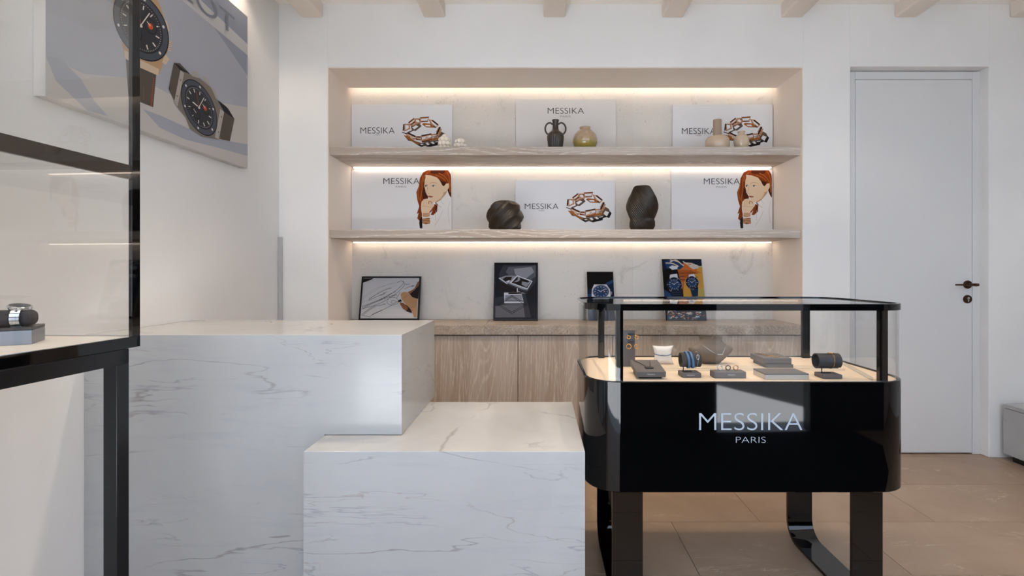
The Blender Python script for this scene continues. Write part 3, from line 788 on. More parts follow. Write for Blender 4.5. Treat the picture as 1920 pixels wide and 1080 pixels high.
# ------------------------------------------------------------------ vases on the shelves
UZ, LZ = 1.9353, 1.4183
BLACKC = mat('dark brown glazed clay', '#3a3128', .28); 
def handle_path(cx, cy, z, sgn):
    return [(cx + sgn * .018, cy, z + .172), (cx + sgn * .034, cy, z + .183), (cx + sgn * .054, cy, z + .176), (cx + sgn * .066, cy, z + .154), (cx + sgn * .064, cy, z + .128), (cx + sgn * .050, cy, z + .108)]
cx = (1041.5 - 1010) / 289; t = thing('amphora_vase', 'dark brown ribbed amphora vase with two round handles on the upper shelf', 'vase', (cx, 3.2, UZ))
b = B(); rows = []
for r, z in [(.040, 0), (.044, .006), (.048, .04), (.0525, .075), (.0545, .095), (.050, .110), (.036, .122), (.024, .132), (.020, .145), (.0185, .170), (.0205, .176), (.0195, .186), (.0235, .200), (.021, .202), (.017, .198), (.015, .17)]:
    f = max(0, min(1, (.115 - z) / .03))
    rows.append([(cx + (r + f * .0012 * math.cos(28 * 2 * math.pi * k / 168)) * math.cos(2 * math.pi * k / 168), 3.2 + (r + f * .0012 * math.cos(28 * 2 * math.pi * k / 168)) * math.sin(2 * math.pi * k / 168), UZ + z) for k in range(168)])
b.grid(rows, BLACKC, True, True, True); b.build('body', t, smooth=60)
for s_ in (-1, 1):
    hp = handle_path(cx, 3.2, UZ, s_); hp2 = []
    for i_ in range(len(hp) - 1):
        p0, p1, p2, p3 = (Vector(hp[max(i_ - 1, 0)]), Vector(hp[i_]), Vector(hp[i_ + 1]), Vector(hp[min(i_ + 2, len(hp) - 1)]))
        for k_ in range(6):
            u_ = k_ / 6; hp2.append(.5 * ((2 * p1) + (p2 - p0) * u_ + (2 * p0 - 5 * p1 + 4 * p2 - p3) * u_ * u_ + (3 * p1 - p0 - 3 * p2 + p3) * u_ ** 3))
    hp2.append(Vector(hp[-1])); b = B(); b.tube(hp2, .0055, BLACKC, 10); b.build('handle', t, smooth=60)
def amber():
    n = NT('amber and pink glazed glass', .08, .6); n.b.inputs['Coat Weight'].default_value = .6
    v = n.mapping(); sep = n.N.new('ShaderNodeSeparateXYZ'); n.L.new(v, sep.inputs[0])
    c = n.mix(n.rng(sep.outputs[2], .03, .085), '#9a8640', '#b0967a'); c = n.mix(n.math('MULTIPLY', n.rng(n.noise(v, 90, 3), .5, .7), .35), c, '#6e6a3a'); n.color(c); return n.m
AMB = amber()
def lathe_vase(name, lab, px, prof, m, y=3.2, n=64, z=UZ):
    X = (px - 1010) / (926 / y); b = B(); b.lathe(prof, (X, y, z), m, n, True, True)
    return tag(b.build(name, loc=(X, y, z), smooth=50), lab, 'vase')
lathe_vase('round_vase', 'round glossy amber glass vase beside the dark amphora', 1097,
           [(.040, 0), (.056, .008), (.071, .028), (.0795, .052), (.079, .078), (.070, .103), (.053, .124), (.040, .134), (.034, .140), (.0345, .148), (.036, .153), (.033, .154), (.029, .15), (.028, .13)], AMB)
PINK = mat('glossy beige pink ceramic', '#c4ad94', .12, coat=.5); PINK2 = mat('matt beige neck glaze', '#a8937f', .5)
X = (1345 - 1010) / 289.4
t = thing('bottle_vase', 'beige bottle vase with flat wide body and straight neck on the upper shelf', 'vase', (X, 3.2, UZ))
b = B(); b.lathe([(.070, 0), (.0755, .006), (.0765, .045), (.073, .075), (.062, .089), (.030, .097)], (X, 3.2, UZ), PINK, 64); b.build('body', t, smooth=50)
b = B(); b.lathe([(.030, .095), (.027, .10), (.0265, .200), (.025, .2025), (.0225, .202), (.0225, .16)], (X, 3.2, UZ), PINK2, 48, True, True); b.build('neck', t, smooth=50)
X = (1390 - 1010) / 289.4
t = thing('small_jug', 'small beige round jug with tiny ear handles beside the beige bottle vase', 'vase', (X, 3.2, UZ))
b = B(); b.lathe([(.026, 0), (.032, .008), (.044, .035), (.0485, .060), (.045, .083), (.034, .099), (.022, .106), (.0195, .115), (.021, .122), (.024, .126), (.021, .127), (.016, .12)], (X, 3.2, UZ), mat('glossy pale beige ceramic', '#c9b399', .1, coat=.5), 56); b.build('body', t, smooth=50)
for s_ in (-1, 1):
    b = B(); b.ball((X + s_ * .0455, 3.2, UZ + .083), .006, MATS['glossy pale beige ceramic'], 2, (1, 1.1, .7)); b.build('handle', t)
BUB = mat('glossy ivory ceramic', '#efe3d3', .25, coat=.3)
def bubbles(px, lab, layers, y=3.2):
    X = (px - 1010) / (926 / y); t_ = None; b = B()
    for n_, R_, r_, z_, ph in layers:
        if n_ == 1: b.ball((X, y, UZ + z_), r_, BUB, 3)
        else:
            for k in range(n_):
                a_ = 2 * math.pi * (k + ph) / n_; b.ball((X + R_ * math.cos(a_), y + R_ * math.sin(a_), UZ + z_), r_, BUB, 3)
    b.lathe([(.028, 0), (.034, .004), (.030, .01)], (X, y, UZ), BUB, 32)
    b.ball((X, y, UZ + .03), .026, BUB, 3)
    return tag(b.build('bubble_ornament', loc=(X, y, UZ), weld=False), lab, 'ornament')
bubbles(833.5, 'taller white ornament of clustered balls, overlapping the left board on the upper shelf', [(7, .029, .0165, .017, .5), (7, .029, .0165, .046, .25), (6, .024, .0165, .074, .1), (1, 0, .017, .094, 0)])
bubbles(863.5, 'shorter white ornament of clustered balls, right of the taller one', [(8, .031, .0165, .030, .5), (6, .021, .0165, .060, .25), (1, 0, .018, .066, 0)])
def twisted_mat():
    n = NT('dark bronze ribbed ceramic', .3, .5); n.b.inputs['Metallic'].default_value = .1
    at = n.N.new('ShaderNodeAttribute'); at.attribute_name = 'ridge'
    n.color(n.mix(at.outputs['Fac'], '#120d0a', '#4a3b2d')); return n.m
TWM = twisted_mat()
def twisted(name, lab, px, y, h, prof, lobes, amp, twist, ribs, ramp, ph=0, nt=540, nz=90):
    s_ = 926 / y; X = (px - 1010) / s_; bm = bmesh.new(); V = []; val = []
    zs_ = [p[1] for p in prof]; rs_ = [p[0] for p in prof]
    for j in range(nz + 1):
        z = h * j / nz; r0 = float(np.interp(z, zs_, rs_)); tw = twist * z / h; row = []
        fade = min(1, (h - z) / (h * .12) + .25) * min(1, z / (h * .08) + .35)
        for k in range(nt):
            a_ = 2 * math.pi * k / nt; u = a_ - tw + ph
            q = abs(math.cos(u * lobes / 2)); lob = 1 - q ** 1.6 * 2 * .5
            rib = math.cos(u * ribs)
            r = r0 * (1 + amp * fade * (lob - .5)) + ramp * rib
            row.append(bm.verts.new((X + r * math.cos(a_), y + r * math.sin(a_), LZ + z))); val.append(max(0, rib) ** 1.5)
        V.append(row)
    for j in range(nz):
        for k in range(nt): bm.faces.new((V[j][k], V[j][(k + 1) % nt], V[j + 1][(k + 1) % nt], V[j + 1][k]))
    bm.faces.new(V[0][::-1])
    # inside lip
    inn = [bm.verts.new((X + (v.co.x - X) * .9, y + (v.co.y - y) * .9, v.co.z - .004)) for v in V[-1]]; val += [0] * nt
    for k in range(nt): bm.faces.new((V[-1][k], V[-1][(k + 1) % nt], inn[(k + 1) % nt], inn[k]))
    bm.faces.new(inn)
    b = B(); b.bm.free(); b.bm = bm; b.mi(TWM)
    for f in bm.faces: f.smooth = True
    o = b.build(name, loc=(X, y, LZ), weld=False)
    at = o.data.attributes.new('ridge', 'FLOAT', 'POINT'); at.data.foreach_set('value', val)
    return tag(o, lab, 'vase')
twisted('twisted_vase', 'squat round dark bronze vase with deep twisted lobes on the lower shelf', 947, 3.2, .196, [(.078, 0), (.096, .02), (.106, .06), (.110, .09), (.104, .13), (.088, .165), (.062, .188), (.035, .196)], 6, .20, 2.2, 60, .0016, .5)
twisted('twisted_vase', 'tall dark bronze vase with ribbed spiral grooves on the lower shelf', 1204, 3.2, .289, [(.062, 0), (.079, .03), (.083, .055), (.080, .075), (.088, .10), (.096, .14), (.095, .17), (.085, .215), (.066, .262), (.052, .284), (.044, .289)], 4, .13, -2.3, 44, .0024, 1.2)

# ------------------------------------------------------------------ printed boards on the shelves
cG, cH, cD, cS = mat('print gold brown', '#a05f2c', .5), mat('print pale highlight', '#dcc4aa', .5), mat('print near black', '#241c1c', .5), mat('print shadow brown', '#5f5145', .5)
SB = 926 / 3.44
def board(lab, x0, x1, ytop, z0, texts, art=None, tint='#e4e3e3', right=None):
    X0, X1 = (x0 - 1010) / SB, (x1 - 1010) / SB; Z1 = 1.145 + (512 - ytop) / SB
    m = mat('board print ' + tint, tint, .55)
    b = B(); b.box(X0, X1, 3.441, 3.453, z0, Z1, m, .0008, 1)
    f = lambda x, y: ((x - 1010) / SB, 1.145 + (512 - y) / SB)
    a = Art(b, 3.441, f, .00003)
    if art: art(a)
    for s_, q0, q1, y0, y1, w in texts: a.text(s_, q0, q1, y0, y1, INK if s_ == 'MESSIKA' else mat('grey print lettering', '#6a6663', .6), w - .012)
    return tag(b.build('display_board', loc=((X0 + X1) / 2, 3.447, z0), weld=False), lab, 'display board', 'white brand display boards')
def bracelet(dx, dy, clip=None):
    g = lambda pts: [((x / 14.4 + 1050 + dx), (y / 14.4 + 350 + dy)) for x, y in pts]
    W = lambda w: w / 14.4
    def art(a):
        base = a.b.mats[0]
        P = lambda pts, m: a.poly(g(pts), m)
        P([(210, 640), (330, 790), (420, 800), (560, 890), (680, 960), (780, 930), (890, 965), (1150, 905), (1165, 850), (1250, 820), (1330, 850), (1395, 715), (1340, 650), (1320, 600), (1220, 540), (1150, 650), (1100, 770), (900, 800), (680, 850), (500, 790), (330, 690)], cS)
        P([(890, 960), (1150, 905), (1165, 850), (1250, 820), (1330, 850), (1395, 715), (1340, 680), (1290, 790), (1180, 780), (1050, 840), (900, 890), (810, 930)], cD)
        P([(560, 890), (680, 960), (780, 930), (660, 900)], cD)
        for h in ([(1175, 730), (1225, 650), (1325, 690), (1265, 800)], [(800, 850), (860, 835), (905, 895), (850, 910)], [(930, 825), (1000, 810), (1050, 870), (990, 880)], [(650, 885), (720, 870), (740, 890), (690, 905)], [(1050, 820), (1170, 795), (1150, 815), (1070, 835)]): P(h, base)
        P([(330, 540), (420, 480), (400, 400), (500, 330), (640, 330), (690, 395), (640, 440), (530, 525), (480, 515), (340, 585)], cS)
        P([(435, 430), (540, 370), (605, 405), (490, 485)], base); P([(335, 525), (420, 485), (435, 500), (350, 540)], base)
        P([(220, 640), (300, 660), (520, 800), (640, 850), (590, 885), (420, 790), (300, 740)], cG)
        P([(690, 790), (960, 730), (1150, 700), (1130, 760), (900, 800), (700, 840)], cG)
        P([(740, 310), (930, 330), (1010, 400), (1040, 440), (820, 430), (700, 350)], cG); P([(780, 360), (910, 360), (935, 405), (810, 400)], base)
        links = [[(655, 175), (885, 160), (850, 265), (675, 275)], [(350, 300), (490, 195), (510, 270), (390, 370)], [(225, 350), (350, 350), (370, 455), (240, 520)], [(525, 205), (640, 200), (650, 320), (530, 295)],
                 [(900, 220), (1000, 255), (1140, 370), (1070, 430), (960, 340)], [(1170, 430), (1215, 480), (1140, 600), (1100, 560)], [(1140, 530), (1205, 560), (1150, 650), (1110, 610)],
                 [(290, 580), (530, 680), (500, 745), (300, 650)], [(550, 690), (670, 690), (690, 760), (540, 745)], [(685, 670), (950, 610), (975, 710), (700, 790)], [(960, 625), (1110, 620), (1140, 660), (980, 745)], [(400, 340), (520, 290), (560, 330), (450, 380)]]
        for l in links:
            a.stroke(g(l), W(48), cG, True); a.stroke(g([(x + 3, y - 5) for x, y in l]), W(9), cH, True)
        for p, w in [([(215, 345), (195, 520)], 34), ([(335, 305), (490, 182)], 20), ([(980, 245), (1130, 358)], 28), ([(1192, 420), (1095, 615)], 38), ([(305, 565), (530, 680)], 32), ([(690, 652), (950, 605)], 26), ([(555, 688), (660, 690)], 16),
                     ([(690, 275), (850, 277)], 18), ([(395, 362), (510, 282)], 18), ([(965, 690), (1140, 650)], 14), ([(500, 730), (670, 772)], 15), ([(700, 820), (900, 790)], 18), ([(1010, 390), (1070, 440)], 26), ([(640, 205), (620, 235)], 26), ([(165, 560), (300, 610)], 22)]: a.stroke(g(p), W(w), cD)
        a.stroke(g([(650, 165), (885, 152)]), W(20), mat('print dark rust', '#7c3514', .5))
        for c_ in ((830, 710), (425, 700)): a.ell(g([c_])[0], [[W(40), 0], [0, W(36)]], cH, n=16); a.ell(g([c_])[0], [[W(22), 0], [0, W(20)]], mat('print stone grey', '#b7ab9d', .5), n=16)
    return art
hA, hB, hC = mat('print auburn hair', '#84390f', .6), mat('print dark auburn', '#4a1e0c', .6), mat('print copper hair light', '#a9602c', .6)
sk1, sk2, sk3 = mat('print skin', '#e2c5a4', .6), mat('print skin shade', '#c69a74', .6), mat('print lips', '#a95d45', .6)
wh1, wh2 = mat('print white cloth', '#e4dfd9', .6), mat('print cloth fold', '#b5aea6', .6)
def woman(dx, dy=0):
    g = lambda pts: [((x / 8.31 + 780 + dx), (y / 8.31 + 310 + dy)) for x, y in pts]; W = lambda w: w / 8.31
    def art(a):
        P = lambda p, m: a.poly(g(p), m); S = lambda p, w, m: a.curve(g(p), W(w), m, 6)
        P([(430, 420), (490, 395), (520, 470), (548, 515), (548, 985), (60, 985), (100, 900), (220, 880), (215, 790), (260, 640), (330, 590), (400, 480)], wh1)
        P([(180, 75), (500, 75), (540, 140), (548, 200), (548, 505), (520, 470), (490, 390), (430, 330), (300, 190), (230, 160), (150, 150), (140, 300), (150, 430), (190, 490), (190, 520), (120, 530), (80, 600), (80, 680), (95, 780), (50, 860), (20, 830), (40, 740), (10, 760), (50, 640), (20, 540), (5, 420), (40, 330), (60, 200), (110, 110)], hA)
        P([(230, 76), (460, 76), (440, 125), (330, 140), (225, 120)], hB)
        P([(500, 300), (548, 420), (548, 505), (500, 420), (490, 380)], hB)
        P([(130, 230), (150, 420), (190, 490), (170, 520), (110, 530), (90, 420), (120, 330)], hB)
        P([(160, 150), (230, 155), (330, 190), (380, 240), (410, 300), (425, 335), (470, 285), (505, 275), (517, 300), (510, 350), (485, 395), (440, 410), (430, 450), (385, 515), (300, 570), (270, 580), (220, 530), (200, 500), (185, 470), (165, 430), (148, 400), (128, 325), (135, 230)], sk1)
        P([(330, 190), (470, 262), (440, 320), (408, 310), (375, 245)], hB); P([(330, 190), (300, 130), (430, 150), (500, 290), (470, 265), (380, 235)], hA)
        P([(430, 420), (485, 395), (470, 440), (380, 545), (310, 585), (300, 570), (385, 515), (425, 455)], sk2)
        for p in ([(60, 220), (50, 330), (30, 430), (50, 540)], [(110, 150), (90, 260), (95, 380), (70, 520), (80, 560)], [(350, 120), (440, 170), (510, 270), (530, 420)], [(300, 150), (400, 190), (460, 240)], [(190, 110), (130, 170), (110, 260)], [(480, 100), (520, 200), (540, 330)]): S(p, 12, hC)
        S([(210, 292), (250, 268), (330, 278)], 8, sk2); S([(135, 300), (150, 292), (172, 306)], 7, sk2)
        for c_, rx in (((272, 322), 32), ((158, 322), 22)):
            a.ell(g([c_])[0], [[W(rx), 0], [0, W(13)]], wh1, n=16); a.ell(g([(c_[0] - 4, c_[1])])[0], [[W(12), 0], [0, W(12)]], mat('print eye', '#4c4238', .6), n=12); S([(c_[0] - rx, c_[1] + 2), (c_[0], c_[1] - 14), (c_[0] + rx + 4, c_[1] - 2)], 6, hB)
        S([(178, 330), (182, 380), (165, 425), (185, 442), (215, 436)], 6, sk2)
        P([(185, 482), (205, 472), (225, 476), (270, 484), (245, 502), (205, 500)], sk3); S([(187, 485), (270, 486)], 4, hB)
        P([(290, 600), (335, 620), (330, 720), (270, 775), (230, 770), (260, 700), (210, 750), (215, 700), (275, 640)], hA); P([(310, 620), (330, 640), (310, 720), (285, 750)], hB)
        P([(60, 790), (95, 800), (100, 980), (60, 980), (50, 900)], cD); P([(50, 700), (80, 680), (95, 780), (60, 840), (20, 825)], hA)
        P([(85, 570), (120, 535), (150, 522), (175, 518), (200, 530), (230, 532), (270, 570), (275, 630), (240, 690), (210, 720), (215, 790), (200, 810), (105, 810), (95, 700), (78, 640)], sk1)
        for p in ([(130, 545), (122, 585), (128, 640)], [(165, 530), (158, 570), (160, 625)], [(203, 540), (200, 570), (205, 610)], [(90, 640), (150, 640), (240, 650)]): S(p, 5, sk2)
        P([(105, 740), (212, 740), (215, 790), (105, 800)], sk2)
        S([(197, 600), (195, 575), (215, 562), (243, 575), (240, 600)], 9, cG)
        P([(95, 830), (215, 820), (222, 905), (150, 920), (95, 900)], cG)
        for y in (845, 868, 890): S([(98, y), (160, y + 6), (218, y - 5)], 6, cH)
        S([(105, 775), (150, 800), (212, 785)], 5, cG); S([(310, 600), (350, 630), (400, 655)], 5, sk2); S([(300, 580), (340, 615)], 12, hB)
        for p in ([(415, 710), (360, 830), (290, 940)], [(305, 700), (305, 860)], [(400, 480), (390, 560), (430, 600)], [(530, 560), (500, 700), (520, 900)]): S(p, 4, wh2)
    return art
M_, P_ = 'MESSIKA', 'PARIS'
board('white board at the left of the upper shelf with a gold chain bracelet picture', 659, 848, 196, UZ, [(M_, 676, 740, 239, 250.5, 0), (P_, 703, 713.5, 251.8, 254, 0)], bracelet(-307.5, -141))
board('plain off-white board with brand lettering only, in the middle of the upper shelf', 967, 1155, 186.5, UZ, [(M_, 1027, 1095, 202, 213, 0), (P_, 1050.5, 1070, 216.3, 220, 0)], None, '#ddd8d3')
board('white bracelet board at the right of the upper shelf behind the beige vases', 1261, 1449, 196, UZ, [(M_, 1278.5, 1342, 240, 251.5, 0), (P_, 1305, 1315, 252.5, 255, 0)], bracelet(295.5, -141.5))
board('white board with a red haired woman at the left of the lower shelf', 659, 846.5, 318, LZ, [(M_, 719, 786.5, 334, 345, 0), (P_, 742, 761.5, 348.5, 352, 0)], woman(0), '#e4e2e1')
board('white bracelet board in the middle of the lower shelf between the twisted vases', 966.5, 1153.5, 338, LZ, [(M_, 984, 1047, 381.5, 392, 0), (P_, 1010.5, 1020.5, 393.5, 396, 0)], bracelet(0, 0))
board('white board with a red haired woman at the right of the lower shelf', 1259, 1448.5, 318, LZ, [(M_, 1319.5, 1387, 334.5, 345.5, 0), (P_, 1343, 1362.5, 349, 352.5, 0)], woman(601.5), '#e4e2e1')

# ------------------------------------------------------------------ pictures leaning on the worktop
TOPZ = .8222
def leaning(name, lab, cat, cx, w, h, ybase, ang, th, frame=None, edge=None):
    """root stands at the bottom front edge; +x right, z up the picture, tilted back"""
    return thing(name, lab, cat, (cx, ybase, TOPZ + th * math.sin(R(ang))), (-R(ang), 0, 0))
FR = mat('black picture frame', '#080707', .35, spec=.25)
def frame_obj(t, w, h, fw, d):
    b = B(); pts = [(-w / 2, 0), (w / 2, 0), (w / 2, h), (-w / 2, h)]
    b.box(-w / 2, -w / 2 + fw, 0, d, 0, h, FR, .001, 1); b.box(w / 2 - fw, w / 2, 0, d, 0, h, FR, .001, 1)
    b.box(-w / 2 + fw, w / 2 - fw, 0, d, 0, fw, FR, .001, 1); b.box(-w / 2 + fw, w / 2 - fw, 0, d, h - fw, h, FR, .001, 1)
    b.box(-w / 2 + .003, w / 2 - .003, .006, d - .002, .003, h - .003, FR)
    return b.build('frame', t, local=True)
# 1 hand drawing
w, h = .410, .303
t = leaning('framed_picture', 'black framed picture of a hand drawing jewellery, leaning at the left of the worktop', 'framed picture', -1.02, w, h, 3.355, 12.5, .02)
frame_obj(t, w, h, .011, .020)
z7 = lambda x, y: (x, y)
f = homog([(222, 147), (1335, 147), (1285, 985), (130, 975)], [(-w / 2, h), (w / 2, h), (w / 2, 0), (-w / 2, 0)])
b = B(); PAP = mat('print grey paper', '#b4b4b6', .6); b.box(-w / 2 + .0105, w / 2 - .0105, .004, .006, .0105, h - .0105, PAP)
a = Art(b, .004, f, .00003); a.lim = (-w / 2 + .0105, w / 2 - .0105, .0105, h - .0105); Ld, Lg = mat('print pencil', '#2b2b30', .6), mat('print light pencil', '#85858b', .6)
for c_ in ([(205, 600), (330, 490), (600, 340), (800, 262)], [(215, 540), (420, 400), (700, 300), (860, 275)], [(200, 640), (370, 570), (560, 430), (800, 340), (870, 300)]): a.curve(c_, 4, Lg)
for c_ in ([(340, 575), (420, 520), (640, 405), (770, 365)], [(330, 600), (420, 560), (600, 480), (680, 440)], [(195, 715), (420, 640), (560, 590), (800, 450), (960, 320), (1000, 245), (940, 235), (880, 265)], [(200, 765), (420, 700), (620, 620), (840, 480), (990, 350), (1015, 290), (985, 240)], [(530, 600), (700, 500), (850, 430)],
           [(190, 870), (300, 790), (430, 710), (560, 690), (650, 665)], [(215, 885), (330, 790), (460, 715)], [(340, 920), (430, 850), (620, 770), (780, 690)], [(370, 890), (560, 800), (760, 700)], [(860, 560), (900, 500), (930, 440)], [(1030, 270), (1050, 300), (1120, 290)], [(1010, 390), (1100, 345), (1200, 315)], [(175, 880), (260, 895), (350, 920)], [(690, 600), (720, 560), (800, 540), (860, 560), (900, 620), (860, 670), (760, 690), (690, 660), (680, 610)], [(750, 620), (800, 600), (860, 630), (800, 660), (750, 640)], [(610, 450), (640, 470), (580, 500), (550, 490)]):
    a.curve(c_, 6, Ld)
for k in range(26):
    u = k / 25; x = 215 + u * 640; y = 745 - u * 245 - 30 * math.sin(u * 3); a.stroke([(x, y - 14), (x + 12, y + 14)], 9, Ld)
for p_ in ([(1150, 330), (1200, 312), (1195, 328), (1155, 338)], [(590, 680), (645, 662), (650, 672), (600, 685)]): a.poly(p_, Ld)
skin, skinD = mat('print hand skin', '#a5815f', .6), mat('print hand shade', '#7b5034', .6)
a.poly([(240, 182), (440, 182), (380, 215), (240, 265)], cD)
a.poly([(1110, 480), (1230, 380), (1300, 290), (1275, 575), (1180, 560)], cD); a.poly([(985, 760), (1060, 820), (1150, 850), (1150, 760), (1030, 680)], cD)
a.poly([(925, 640), (1000, 655), (1080, 740), (1060, 800), (985, 770), (930, 680)], skinD); a.poly([(1075, 445), (1150, 410), (1210, 370), (1270, 250), (1297, 238), (1290, 330), (1200, 400), (1115, 490)], skinD)
a.poly([(940, 490), (960, 455), (1010, 438), (1060, 445), (1110, 490), (1160, 540), (1265, 572), (1240, 935), (1195, 935), (1165, 860), (1140, 790), (1090, 730), (1020, 660), (960, 580)], skin)
a.curve([(1000, 555), (1040, 530), (1060, 505)], 6, skinD); a.curve([(1110, 760), (1160, 740), (1200, 745)], 6, skinD); a.curve([(1130, 800), (1170, 790)], 6, skinD)
a.poly([(890, 600), (945, 580), (965, 622), (900, 636)], cD); a.stroke([(855, 632), (895, 624)], 9, hC)
b.build('print', t, local=True, weld=False)
# 2 dark jewellery picture
w, h = .303, .404
t = leaning('framed_picture', 'upright black framed dark picture of angular metal rings, leaning in the middle of the worktop', 'framed picture', -.1565, w, h, 3.335, 14.5, .018)
frame_obj(t, w, h, .0105, .018)
f = homog([(108, 80), (803, 84), (808, 1010), (80, 1010)], [(-w / 2, h), (w / 2, h), (w / 2, 0), (-w / 2, 0)])
g1, g2, g3, g4, g5 = mat('print slate dark', '#1f2026', .5), mat('print slate', '#33343b', .5), mat('print slate mid', '#54555c', .5), mat('print slate light', '#84858c', .5), mat('print silver white', '#c4c5cb', .5)
b = B(); b.box(-w / 2 + .010, w / 2 - .010, .004, .006, .010, h - .010, g1); a = Art(b, .004, f, .00003); a.lim = (-w / 2 + .0105, w / 2 - .0105, .0105, h - .0105)
a.poly([(250, 120), (775, 120), (775, 380), (640, 560), (400, 560), (200, 420), (180, 260)], g2); a.poly([(330, 150), (770, 125), (770, 300), (600, 420), (380, 330), (290, 230)], g3); a.poly([(420, 180), (700, 150), (745, 230), (620, 330), (440, 270)], g4)
a.poly([(115, 640), (600, 560), (700, 965), (112, 965)], g2); a.poly([(120, 780), (560, 700), (600, 960), (112, 965)], g3)
a.poly([(160, 480), (200, 380), (350, 450), (620, 560), (730, 480), (700, 600), (560, 560), (330, 530), (200, 520)], cD)
a.poly([(180, 320), (300, 285), (450, 290), (380, 400), (310, 420), (210, 350)], g4); a.poly([(235, 345), (290, 305), (390, 305), (360, 385), (300, 395)], cD); a.stroke([(180, 325), (310, 415)], 14, g5); a.poly([(290, 380), (340, 360), (370, 370), (320, 400)], g5)
a.poly([(345, 405), (470, 280), (720, 375), (635, 515)], g5); a.poly([(380, 400), (475, 300), (700, 385), (630, 490)], cD); a.poly([(480, 310), (515, 310), (520, 360), (470, 390), (420, 390), (480, 350)], g4); a.poly([(550, 380), (640, 400), (680, 370), (690, 390), (620, 475), (545, 430)], g4)
a.stroke([(345, 408), (560, 500), (640, 515)], 20, g4)
a.poly([(485, 530), (610, 575), (540, 575), (480, 548)], g4); a.stroke([(475, 490), (475, 590)], 16, g5)
a.poly([(260, 560), (540, 555), (580, 730), (265, 735)], g5); a.poly([(275, 600), (550, 590), (560, 690), (280, 700)], g4); a.stroke([(330, 572), (540, 568)], 24, cD); a.stroke([(255, 555), (540, 550), (580, 700), (580, 732), (262, 735)], 7, cD, True); a.stroke([(275, 695), (575, 695)], 12, g2)
for o_ in (0, 26): a.stroke([(155, 735 + o_), (390, 605 + o_ * .8), (620, 745 + o_), (385, 875 + o_)], 11, g1, True)
b.build('print', t, local=True, weld=False)
# 3 / 4 unframed watch cards
EDGE = mat('pale card edge', '#b8ad9c', .6)
def card(lab, cx, w, h, ang, corners, art, ybase=3.33):
    t = leaning('watch_card', lab, 'picture card', cx, w, h, ybase, ang, .008)
    b = B(); b.box(-w / 2, w / 2, 0, .008, 0, h, EDGE); b.build('panel', t, local=True)
    b = B(); b.box(-w / 2 + .0015, w / 2 - .0005, -.0004, 0, 0, h - .002, mat('print black', '#0d0907', .45))
    a = Art(b, -.0004, homog(corners, [(-w / 2, h), (w / 2, h), (w / 2, 0), (-w / 2, 0)]), .00003); a.lim = (-w / 2 + .0015, w / 2 - .0005, 0, h - .002); art(a); b.build('print', t, local=True, weld=False)
nv1, nv2, nv3 = mat('print navy', '#101b2e', .45), mat('print blue', '#20395c', .45), mat('print light blue', '#56789e', .45)
def colset(edge, bez, dial, mark, acc): return dict(edge=edge, bezel=bez, dial=dial, mark=mark, accent=acc)
def art3(a):
    a.poly([(150, 480), (350, 420), (530, 330), (535, 900), (160, 900)], nv1); a.poly([(400, 390), (525, 330), (527, 370), (440, 420)], nv2); a.poly([(155, 540), (220, 520), (240, 900), (157, 900)], nv2)
    a.poly([(245, 402), (420, 402), (470, 470), (480, 560), (440, 640), (240, 640), (210, 560), (215, 470)], g5)
    a.poly([(470, 490), (500, 505), (497, 540), (475, 550)], g4)
    a.ell((342, 500), [[118, 0], [0, 95]], g4); a.watch((342, 500), [[140, 0], [0, 110]], colset(cD, nv1, nv2, g5, hC), bezel=False)
    a.poly([(250, 610), (440, 610), (420, 760), (270, 760)], g3)
card('small dark card with one steel chronograph watch, leaning behind the left end of the showcase', .4245, .184, .345, 16, [(140, 222), (515, 222), (545, 900), (160, 900)], art3)
or1, or2, or3 = mat('print orange', '#b8612a', .5), mat('print amber', '#b98a3a', .5), mat('print sand gold', '#ab9552', .5)
